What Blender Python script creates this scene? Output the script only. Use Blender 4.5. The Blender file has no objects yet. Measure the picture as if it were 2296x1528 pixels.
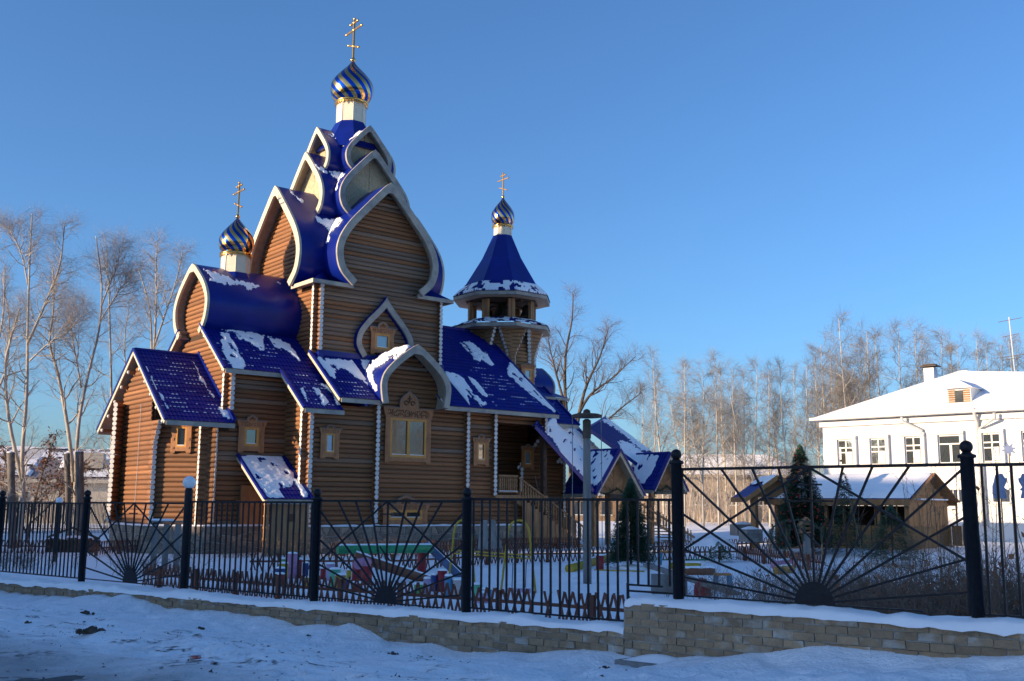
import bpy, math, random
import numpy as np
from mathutils import Vector, Matrix
R_ = random.Random(7)
SC = bpy.context.scene
COL = SC.collection
# ---------------------------------------------------------------- camera
PW, PH, FPX = 2296, 1528, 2342.6
PIT, ROL, YAW = .157334, .0077795, .680515
CAM = np.array([0., 0., 2.2])
_cp, _sp = math.cos(PIT), math.sin(PIT)
FW = np.array([0, _cp, _sp]); _r = np.array([1., 0, 0]); _u = np.array([0, -_sp, _cp])
RT = math.cos(ROL)*_r + math.sin(ROL)*_u
UP = -math.sin(ROL)*_r + math.cos(ROL)*_u
cd = bpy.data.cameras.new('camera'); cam = bpy.data.objects.new('camera', cd); COL.objects.link(cam)
cd.sensor_width = 36; cd.lens = FPX/PW*36; cd.clip_end = 2000; cd.clip_start = .1
M = Matrix([[RT[0], UP[0], -FW[0], CAM[0]], [RT[1], UP[1], -FW[1], CAM[1]], [RT[2], UP[2], -FW[2], CAM[2]], [0, 0, 0, 1]])
cam.matrix_world = M
SC.camera = cam
# ---------------------------------------------------------------- sky, sun, exposure
SUN_AZ = math.atan2(-.407, -.914)          # direction towards the sun, from +X
SUN_EL = math.radians(12)
w = bpy.data.worlds.new('World'); SC.world = w; w.use_nodes = True
nt = w.node_tree; nt.nodes.clear()
sky = nt.nodes.new('ShaderNodeTexSky'); sky.sky_type = 'NISHITA'; sky.sun_disc = False
sky.sun_elevation = SUN_EL; sky.sun_rotation = math.pi/2 - SUN_AZ
sky.altitude = 400; sky.air_density = 1.0; sky.dust_density = 1.8; sky.ozone_density = 5.6
bg = nt.nodes.new('ShaderNodeBackground'); bg.inputs[1].default_value = .15
wo = nt.nodes.new('ShaderNodeOutputWorld')
nt.links.new(sky.outputs[0], bg.inputs[0]); nt.links.new(bg.outputs[0], wo.inputs[0])
sd = bpy.data.lights.new('sun', 'SUN'); so = bpy.data.objects.new('sun', sd); COL.objects.link(so)
sd.energy = 5.0; sd.angle = math.radians(.6); sd.color = (1, .74, .47)
sv = Vector((math.cos(SUN_EL)*math.cos(SUN_AZ), math.cos(SUN_EL)*math.sin(SUN_AZ), math.sin(SUN_EL)))
so.rotation_euler = sv.to_track_quat('Z', 'Y').to_euler()
so.location = (-60, -20, 40)
SC.view_settings.view_transform = 'Standard'; SC.view_settings.look = 'None'
SC.view_settings.exposure = 0.76; SC.view_settings.gamma = 1
# ---------------------------------------------------------------- pixels to places
def ray(x, y): return FW + RT*(x-PW/2)/FPX - UP*(y-PH/2)/FPX
def proj(P):
    q = np.asarray(P, float)-CAM; d = q@FW
    return PW/2+FPX*(q@RT)/d, PH/2-FPX*(q@UP)/d
def at(x, y, dist):                         # point on a pixel's ray at ground distance Y = dist
    r = ray(x, y); return CAM + r*dist/r[1]
def onz(x, y, z):
    r = ray(x, y); return CAM + r*(z-CAM[2])/r[2]
O = at(690, 1180, 48.0); ZF = float(O[2]); O = np.array([O[0], O[1], 0.])
AX = np.array([math.cos(YAW), math.sin(YAW), 0]); BX = np.array([-math.sin(YAW), math.cos(YAW), 0])
def wld(u, v, z): return O + AX*u + BX*v + np.array([0, 0, z])
def loc(P): q = np.asarray(P)-O; return np.array([q@AX, q@BX, q[2]])
def on_v(x, y, v):
    r = ray(x, y); q = CAM-O; t = (v-q@BX)/(r@BX); return loc(CAM+r*t)[[0, 2]]
def on_u(x, y, u):
    r = ray(x, y); q = CAM-O; t = (u-q@AX)/(r@AX); return loc(CAM+r*t)[[1, 2]]
FP = np.array([-.69, 16.2, 0]); FD = np.array([.788, -.616, 0]); FD /= np.linalg.norm(FD)
FN = np.array([FD[1], -FD[0], 0])           # from the fence towards the street
FANG = math.atan2(FD[1], FD[0])
def fpos(t, n=0, z=0): return FP + FD*t + FN*n + np.array([0, 0, z])
def fcoord(x, y): q = np.array([x, y, 0])-FP; return q@FD, q@FN
# ---------------------------------------------------------------- noise
def _h(i, j, s):
    n = np.sin(i*127.1+j*311.7+s*74.7)*43758.5453
    return n-np.floor(n)
def vnoise(x, y, s=0):
    x = np.asarray(x, float); y = np.asarray(y, float)
    i, j = np.floor(x), np.floor(y); a, b = x-i, y-j
    a = a*a*(3-2*a); b = b*b*(3-2*b)
    return (_h(i, j, s)*(1-a)+_h(i+1, j, s)*a)*(1-b)+(_h(i, j+1, s)*(1-a)+_h(i+1, j+1, s)*a)*b
def fbm(x, y, s=0, o=4):
    t = 0; a = .5
    for k in range(o): t = t+a*vnoise(np.asarray(x)*2**k, np.asarray(y)*2**k, s+k*13); a *= .5
    return t
def sstep(a, b, x): t = np.clip((np.asarray(x, float)-a)/(b-a), 0, 1); return t*t*(3-2*t)
def in_poly(px, py, poly):
    c = False; n = len(poly); j = n-1
    for i in range(n):
        xi, yi = poly[i]; xj, yj = poly[j]
        if (yi > py) != (yj > py) and px < (xj-xi)*(py-yi)/(yj-yi)+xi: c = not c
        j = i
    return c
# ---------------------------------------------------------------- materials
MATS = {}
def mat(name, c1, c2=None, scale=4., rough=.7, metal=0., bump=0., bscale=None, stretch=(1, 1, 1), rnd=0., spec=.5, mid=(.35, .65), c3=None, s3=.6, t3=(.55, .7), coord='Object', emit=None, detail=6):
    m = bpy.data.materials.new(name); m.use_nodes = True; n = m.node_tree; N = n.nodes; L = n.links
    b = N['Principled BSDF']; b.inputs['Roughness'].default_value = rough; b.inputs['Metallic'].default_value = metal
    b.inputs['Specular IOR Level'].default_value = spec
    tc = N.new('ShaderNodeTexCoord'); mp = N.new('ShaderNodeMapping'); mp.inputs['Scale'].default_value = stretch
    if coord == 'World':
        g = N.new('ShaderNodeNewGeometry'); L.new(g.outputs['Position'], mp.inputs[0])
    else: L.new(tc.outputs[coord], mp.inputs[0])
    vec = mp.outputs[0]
    oi = N.new('ShaderNodeObjectInfo')
    if rnd:
        ad = N.new('ShaderNodeVectorMath'); ad.operation = 'MULTIPLY_ADD'; ad.inputs[1].default_value = (37, 61, 53)
        cb = N.new('ShaderNodeCombineXYZ')
        for k in range(3): L.new(oi.outputs['Random'], cb.inputs[k])
        L.new(cb.outputs[0], ad.inputs[0]); L.new(vec, ad.inputs[2]); vec = ad.outputs[0]
    out = None
    if c2 is not None:
        nz = N.new('ShaderNodeTexNoise'); nz.inputs['Scale'].default_value = scale; nz.inputs['Detail'].default_value = detail; L.new(vec, nz.inputs['Vector'])
        mr = N.new('ShaderNodeMapRange'); mr.inputs[1].default_value, mr.inputs[2].default_value = mid; L.new(nz.outputs[0], mr.inputs[0])
        mx = N.new('ShaderNodeMix'); mx.data_type = 'RGBA'; mx.inputs[6].default_value = (*c1, 1); mx.inputs[7].default_value = (*c2, 1)
        L.new(mr.outputs[0], mx.inputs[0]); out = mx.outputs[2]
    if c3 is not None:
        nz = N.new('ShaderNodeTexNoise'); nz.inputs['Scale'].default_value = s3; nz.inputs['Detail'].default_value = 8; L.new(vec, nz.inputs['Vector'])
        mr = N.new('ShaderNodeMapRange'); mr.inputs[1].default_value, mr.inputs[2].default_value = t3; L.new(nz.outputs[0], mr.inputs[0])
        mx = N.new('ShaderNodeMix'); mx.data_type = 'RGBA'; mx.inputs[7].default_value = (*c3, 1)
        if out: L.new(out, mx.inputs[6])
        else: mx.inputs[6].default_value = (*c1, 1)
        L.new(mr.outputs[0], mx.inputs[0]); out = mx.outputs[2]
    if rnd:
        hs = N.new('ShaderNodeHueSaturation'); mr = N.new('ShaderNodeMapRange'); mr.inputs[3].default_value = 1-rnd; mr.inputs[4].default_value = 1+rnd
        L.new(oi.outputs['Random'], mr.inputs[0]); L.new(mr.outputs[0], hs.inputs['Value'])
        if out: L.new(out, hs.inputs['Color'])
        else: hs.inputs['Color'].default_value = (*c1, 1)
        out = hs.outputs[0]
    if out: L.new(out, b.inputs['Base Color'])
    else: b.inputs['Base Color'].default_value = (*c1, 1)
    if bump:
        nz = N.new('ShaderNodeTexNoise'); nz.inputs['Scale'].default_value = bscale or scale*2; nz.inputs['Detail'].default_value = 6; L.new(vec, nz.inputs['Vector'])
        bp = N.new('ShaderNodeBump'); bp.inputs['Strength'].default_value = bump; bp.inputs['Distance'].default_value = .03
        L.new(nz.outputs[0], bp.inputs['Height']); L.new(bp.outputs[0], b.inputs['Normal'])
    MATS[name] = m
    return m
WOODST = (.25, 5, 5)
mat('log', (.35, .15, .052), (.18, .076, .030), 2.2, .62, bump=.5, bscale=9, stretch=WOODST, rnd=.24, c3=(.11, .06, .034), s3=1.2, t3=(.52, .70))
mat('log_grey', (.27, .15, .075), (.20, .128, .082), 2.2, .75, bump=.6, bscale=9, stretch=WOODST, rnd=.22, c3=(.30, .255, .215), s3=.9, t3=(.5, .68))
mat('log_pale', (.32, .18, .085), (.20, .11, .052), 2.2, .7, bump=.5, bscale=9, stretch=WOODST, rnd=.2)
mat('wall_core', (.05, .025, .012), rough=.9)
mat('white_end', (.72, .72, .70), (.55, .54, .5), 9, .6, bump=.3, bscale=30, rnd=.08)
mat('blue_tile', (.0012, .009, .165), (.0018, .012, .21), 1.2, .5, spec=.2, bump=.12, bscale=5)
mat('blue_sheet', (.0018, .011, .165), (.003, .016, .215), .9, .34, bump=.10, bscale=1.3, spec=.32)
mat('blue_old', (.05, .045, .2), (.075, .06, .25), 2, .45)
mat('trim', (.37, .345, .29), (.25, .24, .22), 2.5, .7, bump=.3, bscale=14, c3=(.45, .41, .32), s3=.8)
mat('trim_lit', (.60, .54, .40), (.48, .44, .34), 3, .6, bump=.15, bscale=14)  # lighter copy of trim for sun-facing gables, sunlight put into the colour
mat('soffit', (.36, .30, .22), (.28, .23, .17), 4, .7, stretch=(1, 1, 1))
mat('plank_cream', (.52, .44, .28), (.42, .35, .22), 6, .65, stretch=(1, 1, 1))
mat('cream', (.74, .68, .52), (.66, .61, .47), 2, .5)
mat('gold', (.80, .46, .14), rough=.16, metal=1.)
mat('gold_old', (.50, .30, .10), (.35, .2, .07), 12, .35, metal=1.)
mat('blue_metal', (.010, .075, .42), rough=.15, metal=1.)
mat('casing', (.42, .18, .07), (.31, .13, .048), 5, .6, bump=.3, bscale=20, stretch=(1, 1, .4), rnd=.1)
mat('carving', (.10, .045, .02), rough=.8)
mat('frame_wood', (.64, .29, .05), (.52, .23, .04), 5, .45)
mat('snow', (.93, .93, .94), (.87, .88, .91), 3, .65, bump=.35, bscale=7, spec=.3)
mat('stone', (.27, .225, .17), (.17, .14, .115), 5, .85, bump=.7, bscale=14, rnd=.3)
mat('mortar', (.40, .39, .37), (.30, .29, .28), 6, .9, bump=.4)
mat('brick', (.34, .235, .14), (.25, .175, .11), 6, .85, bump=.6, bscale=22, rnd=.2, c3=(.42, .40, .36), s3=3.5, t3=(.55, .72))
mat('black_paint', (.007, .008, .012), (.013, .014, .019), 14, .5, bump=.25, bscale=40, spec=.25)
mat('globe', (.80, .82, .84), rough=.25)
mat('picket', (.16, .055, .032), (.10, .036, .022), 6, .8, rnd=.2, stretch=(1, 1, .3))
mat('grey_wood', (.26, .25, .235), (.17, .16, .15), 5, .85, bump=.5, bscale=20, stretch=(1, 1, .2), rnd=.15)
mat('raw_wood', (.36, .20, .09), (.25, .13, .055), 4, .7, bump=.3, stretch=(1, 1, .3), rnd=.15)
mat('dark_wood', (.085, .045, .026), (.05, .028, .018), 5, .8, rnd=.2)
mat('pav_wood', (.34, .17, .06), (.24, .115, .04), 4, .65, stretch=(1, 1, .3), rnd=.12)
def paint(n, c, r=.55): return mat(n, c, tuple(k*.75 for k in c), 7, r, bump=.2, bscale=18)
for n_, c_ in dict(p_green=(.02, .30, .12), p_lime=(.10, .36, .09), p_red=(.30, .015, .02), p_pink=(.52, .24, .38), p_lilac=(.46, .34, .50), p_yellow=(.50, .34, .02), p_ochre=(.42, .22, .03), p_blue=(.02, .055, .22), p_sky=(.08, .26, .42), p_mint=(.12, .46, .27), p_brown=(.20, .065, .025), p_slate=(.08, .12, .24), p_cream=(.55, .48, .45), p_orange=(.55, .22, .05)).items(): paint(n_, c_)
mat('plaster', (.70, .70, .69), (.62, .62, .61), .5, .8, bump=.25, bscale=8, coord='World', c3=(.50, .50, .49), s3=1.4, t3=(.58, .75))
mat('plaster_old', (.56, .50, .40), (.50, .44, .35), .7, .85, bump=.2, coord='World')
mat('plaster_dim', (.30, .24, .19), (.25, .20, .16), .5, .85, coord='World')
mat('white_frame', (.74, .72, .68), rough=.5)
mat('pipe', (.55, .55, .54), (.45, .45, .45), 4, .5)
mat('slate_roof', (.16, .15, .17), (.22, .21, .23), 3, .8)
mat('bark', (.50, .45, .37), (.34, .30, .25), 3, .85, bump=.5, bscale=10, stretch=(1, 1, .5), c3=(.10, .08, .065), s3=1.6, t3=(.6, .72))
mat('bark_grey', (.18, .165, .15), (.10, .09, .08), 5, .9, bump=.9, bscale=12, stretch=(1, 1, .35))
mat('bark_dark', (.075, .055, .042), (.11, .085, .065), 4, .9, bump=.6, stretch=(1, 1, .4))
mat('twig_far', (.22, .195, .165), (.16, .14, .12), 2, .85)
mat('twig', (.33, .285, .245), (.25, .21, .18), 2, .85)
mat('twig_dark', (.11, .075, .055), (.15, .105, .075), 2, .85)
mat('dry_brush', (.12, .085, .065), (.17, .12, .085), 2, .9)
mat('dry_leaf', (.26, .11, .05), (.18, .075, .035), 3, .8)
mat('needle', (.022, .065, .036), (.04, .10, .055), 8, .7, rnd=.1)
mat('needle_pale', (.11, .15, .12), (.07, .11, .085), 8, .7)
mat('bauble', (.45, .04, .02), rough=.25)
mat('bell_metal', (.10, .085, .07), (.07, .065, .055), 8, .45, metal=.8)
mat('asphalt', (.06, .058, .058), (.10, .10, .105), 14, .85, bump=.5, bscale=60)
mat('clod', (.05, .04, .034), (.09, .075, .065), 9, .95, bump=.8, bscale=30)
mat('concrete', (.26, .255, .25), (.17, .17, .165), 5, .9, bump=.6, bscale=25)
mat('can_red', (.40, .03, .03), (.5, .45, .42), 20, .35, metal=.5)
mat('wheel_iron', (.055, .035, .025), (.08, .05, .035), 9, .8)
mat('steel', (.5, .5, .52), rough=.35, metal=.8)
mat('deco_blue', (.16, .21, .34), (.19, .24, .38), 5, .6)
def glass(name, base, rough=.04):
    m = bpy.data.materials.new(name); m.use_nodes = True; b = m.node_tree.nodes['Principled BSDF']
    b.inputs['Base Color'].default_value = (*base, 1); b.inputs['Roughness'].default_value = rough; b.inputs['Specular IOR Level'].default_value = 1.0
    b.inputs['IOR'].default_value = 1.9
    N = m.node_tree.nodes; L = m.node_tree.links
    nz = N.new('ShaderNodeTexNoise'); nz.inputs['Scale'].default_value = 1.3; bp = N.new('ShaderNodeBump'); bp.inputs['Strength'].default_value = .12; bp.inputs['Distance'].default_value = .05
    tc = N.new('ShaderNodeTexCoord'); L.new(tc.outputs['Object'], nz.inputs['Vector']); L.new(nz.outputs[0], bp.inputs['Height']); L.new(bp.outputs[0], b.inputs['Normal'])
    MATS[name] = m
glass('glass', (.02, .022, .025)); glass('glass_sky', (.16, .24, .28), .08); glass('glass_dark', (.03, .035, .035), .06); glass('glass_blue', (.05, .16, .38), .1)
# ---------------------------------------------------------------- mesh builder
class MB:
    def __init__(s): s.v = []; s.f = []
    def add(s, vs, fs):
        o = len(s.v); s.v.extend([tuple(map(float, p)) for p in vs]); s.f.extend([tuple(i+o for i in f) for f in fs]); return s
    def box(s, c, d, rz=0, rx=0, ry=0):
        h = [k/2 for k in d]; m = Matrix.Rotation(rz, 3, 'Z') @ Matrix.Rotation(ry, 3, 'Y') @ Matrix.Rotation(rx, 3, 'X')
        vs = [Vector(c)+m@Vector((a*h[0], b*h[1], e*h[2])) for a in (-1, 1) for b in (-1, 1) for e in (-1, 1)]
        return s.add(vs, [(0, 1, 3, 2), (4, 6, 7, 5), (0, 4, 5, 1), (2, 3, 7, 6), (0, 2, 6, 4), (1, 5, 7, 3)])
    def bar(s, a, b, w, h=None, up=(0, 0, 1)):
        a = Vector(a); b = Vector(b); d = (b-a).normalized(); up = Vector(up)
        x = d.cross(up)
        if x.length < 1e-4: x = d.cross(Vector((1, 0, 0)))
        x.normalize(); y = x.cross(d); h = h or w; x *= w/2; y *= h/2
        vs = [p+i*x+j*y for p in (a, b) for (i, j) in ((-1, -1), (1, -1), (1, 1), (-1, 1))]
        return s.add(vs, [(3, 2, 1, 0), (4, 5, 6, 7), (0, 1, 5, 4), (1, 2, 6, 5), (2, 3, 7, 6), (3, 0, 4, 7)])
    def tube(s, pts, rad, n=6, cap=True):
        pts = [Vector(p) for p in pts]
        if not hasattr(rad, '__len__'): rad = [rad]*len(pts)
        o = len(s.v); ref = None
        for i, p in enumerate(pts):
            d = (pts[min(i+1, len(pts)-1)]-pts[max(i-1, 0)])
            if d.length < 1e-9: d = Vector((0, 0, 1))
            d.normalize()
            if ref is None:
                ref = d.orthogonal().normalized()
            else:
                ref = ref-d*ref.dot(d)
                ref = ref.normalized() if ref.length > 1e-6 else d.orthogonal().normalized()
            e = d.cross(ref)
            for k in range(n):
                a = 2*math.pi*k/n; q = p+(ref*math.cos(a)+e*math.sin(a))*rad[i]; s.v.append(tuple(q))
        for i in range(len(pts)-1):
            for k in range(n):
                a = o+i*n+k; b = o+i*n+(k+1) % n; s.f.append((a, b, b+n, a+n))
        if cap:
            s.f.append(tuple(o+k for k in range(n))[::-1]); e = o+(len(pts)-1)*n; s.f.append(tuple(e+k for k in range(n)))
        return s
    def lathe(s, prof, n=24, c=(0, 0, 0), ph=0):
        o = len(s.v)
        for r, z in prof:
            for k in range(n):
                a = 2*math.pi*k/n+ph; s.v.append((c[0]+r*math.cos(a), c[1]+r*math.sin(a), c[2]+z))
        for i in range(len(prof)-1):
            for k in range(n):
                a = o+i*n+k; b = o+i*n+(k+1) % n; s.f.append((a, b, b+n, a+n))
        s.f.append(tuple(o+k for k in range(n))[::-1]); e = o+(len(prof)-1)*n; s.f.append(tuple(e+k for k in range(n)))
        return s
    def ball(s, c, r, n=14, m=9, sz=1):
        return s.lathe([(max(r*math.sin(math.pi*i/m), .002), -r*sz*math.cos(math.pi*i/m)) for i in range(m+1)], n, c)
    def extr(s, poly, vec):
        n = len(poly); vec = np.asarray(vec, float); P = [np.asarray(p, float) for p in poly]
        vs = P+[p+vec for p in P]
        fs = [tuple(range(n))[::-1], tuple(range(n, 2*n))]+[(i, (i+1) % n, n+(i+1) % n, n+i) for i in range(n)]
        return s.add(vs, fs)
    def band(s, outer, inner, vec, close=False):      # strip between two polylines, given thickness along vec
        n = len(outer); vec = np.asarray(vec, float)
        Oo = [np.asarray(p, float) for p in outer]; I = [np.asarray(p, float) for p in inner]
        vs = Oo+I+[p+vec for p in Oo]+[p+vec for p in I]; fs = []
        rg = range(n) if close else range(n-1)
        for i in rg:
            j = (i+1) % n
            fs += [(i, j, n+j, n+i), (2*n+j, 2*n+i, 3*n+i, 3*n+j), (j, i, 2*n+i, 2*n+j), (n+i, n+j, 3*n+j, 3*n+i)]
        if not close: fs += [(0, n, 3*n, 2*n), (n-1, 3*n-1, 4*n-1, 2*n-1)]
        return s.add(vs, fs)
    def sheet(s, nx, ny, fn, mask=None):
        o = len(s.v); idx = {}
        for j in range(ny):
            for i in range(nx): s.v.append(tuple(fn(i, j)))
        for j in range(ny-1):
            for i in range(nx-1):
                if mask is None or mask(i, j): a = o+j*nx+i; s.f.append((a, a+1, a+1+nx, a+nx))
        return s
    def mesh(s, name, material, smooth=False):
        me = bpy.data.meshes.new(name); me.from_pydata(s.v, [], s.f)
        if material: me.materials.append(MATS[material])
        if smooth: me.polygons.foreach_set('use_smooth', [True]*len(me.polygons))
        me.update(); return me
    def build(s, name, material, parent=None, smooth=False, fix=True, locn=None, rot=None):
        me = s.mesh(name, material, smooth)
        if fix: fixn(me)
        return obj(name, me, parent, locn, rot)
import bmesh
def fixn(me):
    b = bmesh.new(); b.from_mesh(me); bmesh.ops.recalc_face_normals(b, faces=b.faces); b.to_mesh(me); b.free()
def obj(name, me, parent=None, locn=None, rot=None, scale=None):
    o = bpy.data.objects.new(name, me); COL.objects.link(o)
    if parent is not None: o.parent = parent
    if locn is not None: o.location = tuple(map(float, locn))
    if rot is not None: o.rotation_euler = rot
    if scale is not None: o.scale = scale
    return o
def tag(o, label, cat, group=None):
    o['label'] = label; o['category'] = cat
    if group: o['group'] = group
    return o
def thing(name, label, cat, locn=(0, 0, 0), rz=0, group=None):
    return tag(obj(name, None, None, locn, (0, 0, rz)), label, cat, group)
def kind(o, k): o['kind'] = k; return o
def copy_tree(o, parent=None):
    c = o.copy(); COL.objects.link(c)
    if parent is not None: c.parent = parent
    for ch in list(o.children): copy_tree(ch, c)
    return c
def spline(pts, n):                          # Catmull-Rom through 2-D or 3-D points
    P = [np.asarray(p, float) for p in pts]; P = [2*P[0]-P[1]]+P+[2*P[-1]-P[-2]]; out = []
    for i in range(1, len(P)-2):
        for k in range(n):
            t = k/n; a, b, c, d = P[i-1:i+3]
            out.append(.5*((2*b)+(-a+c)*t+(2*a-5*b+4*c-d)*t*t+(-a+3*b-3*c+d)*t**3))
    out.append(P[-2]); return out
# ================================================================ ground, road, wall, iron fence
BT = [-40, -14, -8.5, -3.2, 0, 3, 7.4, 12, 40]; BZ = [.1, .08, .17, .03, .05, .17, .52, .58, .5]
rgf = random.Random(12); FEET = []
for k in range(7):                            # lines of footprints
    t, n, a = rgf.uniform(-9, 9), rgf.uniform(1.2, 5.6), FANG+rgf.choice([0, .25, -.3, .1])
    for j in range(9):
        p = fpos(t, n)[:2]+np.array([math.cos(a), math.sin(a)])*j*.62+np.array([-math.sin(a), math.cos(a)])*(.12 if j % 2 else -.12)
        FEET.append((p[0], p[1], math.cos(a+rgf.uniform(-.2, .2)), math.sin(a), rgf.uniform(.035, .075)))
def gz(x, y, feet=True):
    x = np.asarray(x, float); y = np.asarray(y, float)
    t = (x-FP[0])*FD[0]+(y-FP[1])*FD[1]; n = (x-FP[0])*FN[0]+(y-FP[1])*FN[1]
    base = np.interp(t, BT, BZ)
    bank = (.03+.20*(vnoise(t*.85, n*.5, 3)**1.6)+.09*vnoise(t*2.3, n*1.5, 5))*np.exp(-np.maximum(n-.15, 0)/.85)
    far = base+(.47-base)*sstep(.6, 4.2, n)
    lump = .15*(fbm(x*.9, y*.9, 11)-.47)+.10*(fbm(x*2.6, y*2.6, 21)-.47)+.05*(fbm(x*6, y*6, 61, 2)-.37)-.045*sstep(.60, .72, vnoise(x*2.9, y*2.9, 71))
    rut = -.05*np.exp(-((n-3.6-.25*np.sin(t*.4))/.3)**2)-.04*np.exp(-((n-4.9-.2*np.sin(t*.3))/.25)**2)
    street = far+bank+lump*sstep(-.2, .7, n)*(1-.35*sstep(4, 6, n))+rut+.05*sstep(3.5, 5, n)
    for fx, fy, ca, sa, dp in (FEET if feet else ()):
        dx_, dy_ = x-fx, y-fy; a_ = (dx_*ca+dy_*sa)/.15; b_ = (-dx_*sa+dy_*ca)/.075; r2 = a_*a_+b_*b_
        street = street-dp*np.exp(-r2)+dp*.45*np.exp(-(np.sqrt(r2)-1.7)**2*3)
    edge = sstep(5.5, 7.3, n+2.2*(fbm(x*.7, y*.7, 31)-.5)+.8*(fbm(x*3.3, y*3.3, 35)-.5))
    street = street*(1-edge)+(.425+.05*(fbm(x*4, y*4, 33)-.4))*edge
    yard = .10*(fbm(x*.35, y*.35, 41)-.45)+.05*(fbm(x*1.7, y*1.7, 51)-.45)
    yard = yard+.60*sstep(7, 18, x)*sstep(36, 50, y)+.5*sstep(62, 90, y)*(1-sstep(7, 18, x))
    return np.where(n > 0, street, yard)
def gzf(x, y): return float(gz(x, y, False))
def axis_pts(lo, hi, d0, d1, step, g=1.16):
    a = list(np.arange(d0, d1, step)); s = step; q = d0
    while q > lo: s *= g; q -= s; a.insert(0, q)
    s = step; q = a[-1]
    while q < hi: s *= g; q += s; a.append(q)
    return a
xs = axis_pts(-420, 420, -11, 7.5, .075, 1.09); ys = axis_pts(-60, 700, 8.8, 19.5, .075, 1.06)
GX, GY = np.meshgrid(xs, ys); GZ = gz(GX, GY); nx, ny = len(xs), len(ys)
vv = np.stack([GX, GY, GZ], -1).reshape(-1, 3)
a = (np.arange(ny-1)[:, None]*nx+np.arange(nx-1)[None, :]).ravel()
me = bpy.data.meshes.new('snow_ground'); me.from_pydata(vv.tolist(), [], np.stack([a, a+1, a+1+nx, a+nx], 1).tolist())
me.polygons.foreach_set('use_smooth', [True]*len(me.polygons))
# snow with grit, footprints and bare earth showing through
m = bpy.data.materials.new('snow_ground'); m.use_nodes = True; N = m.node_tree.nodes; L = m.node_tree.links; b = N['Principled BSDF']
b.inputs['Roughness'].default_value = .6; b.inputs['Specular IOR Level'].default_value = .3
g = N.new('ShaderNodeNewGeometry')
def nz(scale, det, stretch=None, seed=0):
    n = N.new('ShaderNodeTexNoise'); n.inputs['Scale'].default_value = scale; n.inputs['Detail'].default_value = det
    mp = N.new('ShaderNodeMapping'); mp.inputs['Location'].default_value = (seed, seed*.7, 0)
    if stretch: mp.inputs['Rotation'].default_value = (0, 0, -FANG); mp.inputs['Scale'].default_value = stretch
    L.new(g.outputs['Position'], mp.inputs[0]); L.new(mp.outputs[0], n.inputs['Vector']); return n.outputs[0]
def mrange(i, a, b_, c=0, d=1):
    n = N.new('ShaderNodeMapRange'); n.inputs[1].default_value = a; n.inputs[2].default_value = b_; n.inputs[3].default_value = c; n.inputs[4].default_value = d
    if hasattr(i, 'links'): L.new(i, n.inputs[0])
    return n.outputs[0]
def mth(op, a, b_):
    n = N.new('ShaderNodeMath'); n.operation = op
    for k, q in enumerate((a, b_)):
        if hasattr(q, 'links'): L.new(q, n.inputs[k])
        else: n.inputs[k].default_value = q
    return n.outputs[0]
def mixc(f, c1, c2):
    n = N.new('ShaderNodeMix'); n.data_type = 'RGBA'; L.new(f, n.inputs[0])
    for k, q in ((6, c1), (7, c2)):
        if hasattr(q, 'links'): L.new(q, n.inputs[k])
        else: n.inputs[k].default_value = (*q, 1)
    return n.outputs[2]
dt = N.new('ShaderNodeVectorMath'); dt.operation = 'DOT_PRODUCT'; dt.inputs[1].default_value = tuple(FN); L.new(g.outputs['Position'], dt.inputs[0])
nn = mth('SUBTRACT', dt.outputs['Value'], float(FP@FN))
zone = mth('MULTIPLY', mrange(nn, 1.6, 3.4), mrange(nn, 10, 8))           # the trodden strip beside the road
grit = mth('MULTIPLY', mrange(nz(1.1, 9, (1, 2.2, 1), 3), .52, .64), mrange(nz(9, 6, None, 8), .46, .62))
grit = mth('MULTIPLY', grit, zone)
dust = mth('MULTIPLY', mrange(nz(2.6, 8, (.5, 2, 1), 17), .42, .8), mth('MULTIPLY', zone, .55))
speck = mth('MULTIPLY', mrange(nz(38, 2, None, 5), .70, .74), mrange(nn, -1, 1))
edge = mth('MULTIPLY', mrange(mth('ADD', nn, mth('MULTIPLY', nz(1.6, 8, None, 23), 2.2)), 6.0, 7.6), .75)
col = mixc(mrange(nz(.5, 5), .3, .7), (.93, .93, .95), (.86, .88, .91))
col = mixc(dust, col, (.56, .55, .56)); col = mixc(edge, col, (.17, .16, .16)); col = mixc(grit, col, (.055, .045, .038)); col = mixc(speck, col, (.15, .12, .10))
L.new(col, b.inputs['Base Color'])
bp = N.new('ShaderNodeBump'); bp.inputs['Strength'].default_value = .8; bp.inputs['Distance'].default_value = .05
hh = mth('ADD', nz(6, 8), mth('MULTIPLY', nz(22, 5), .45)); L.new(hh, bp.inputs['Height']); L.new(bp.outputs[0], b.inputs['Normal'])
me.materials.append(m); kind(obj('snow_ground', me), 'structure')
# road behind the trodden snow
rb = MB()
rp = [fpos(t, n, .445) for t, n in ((-60, 5.2), (60, 5.2), (60, 13.5), (-60, 13.5))]
rb.add(rp, [(0, 1, 2, 3)]); kind(rb.build('road', 'asphalt'), 'structure')

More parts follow.
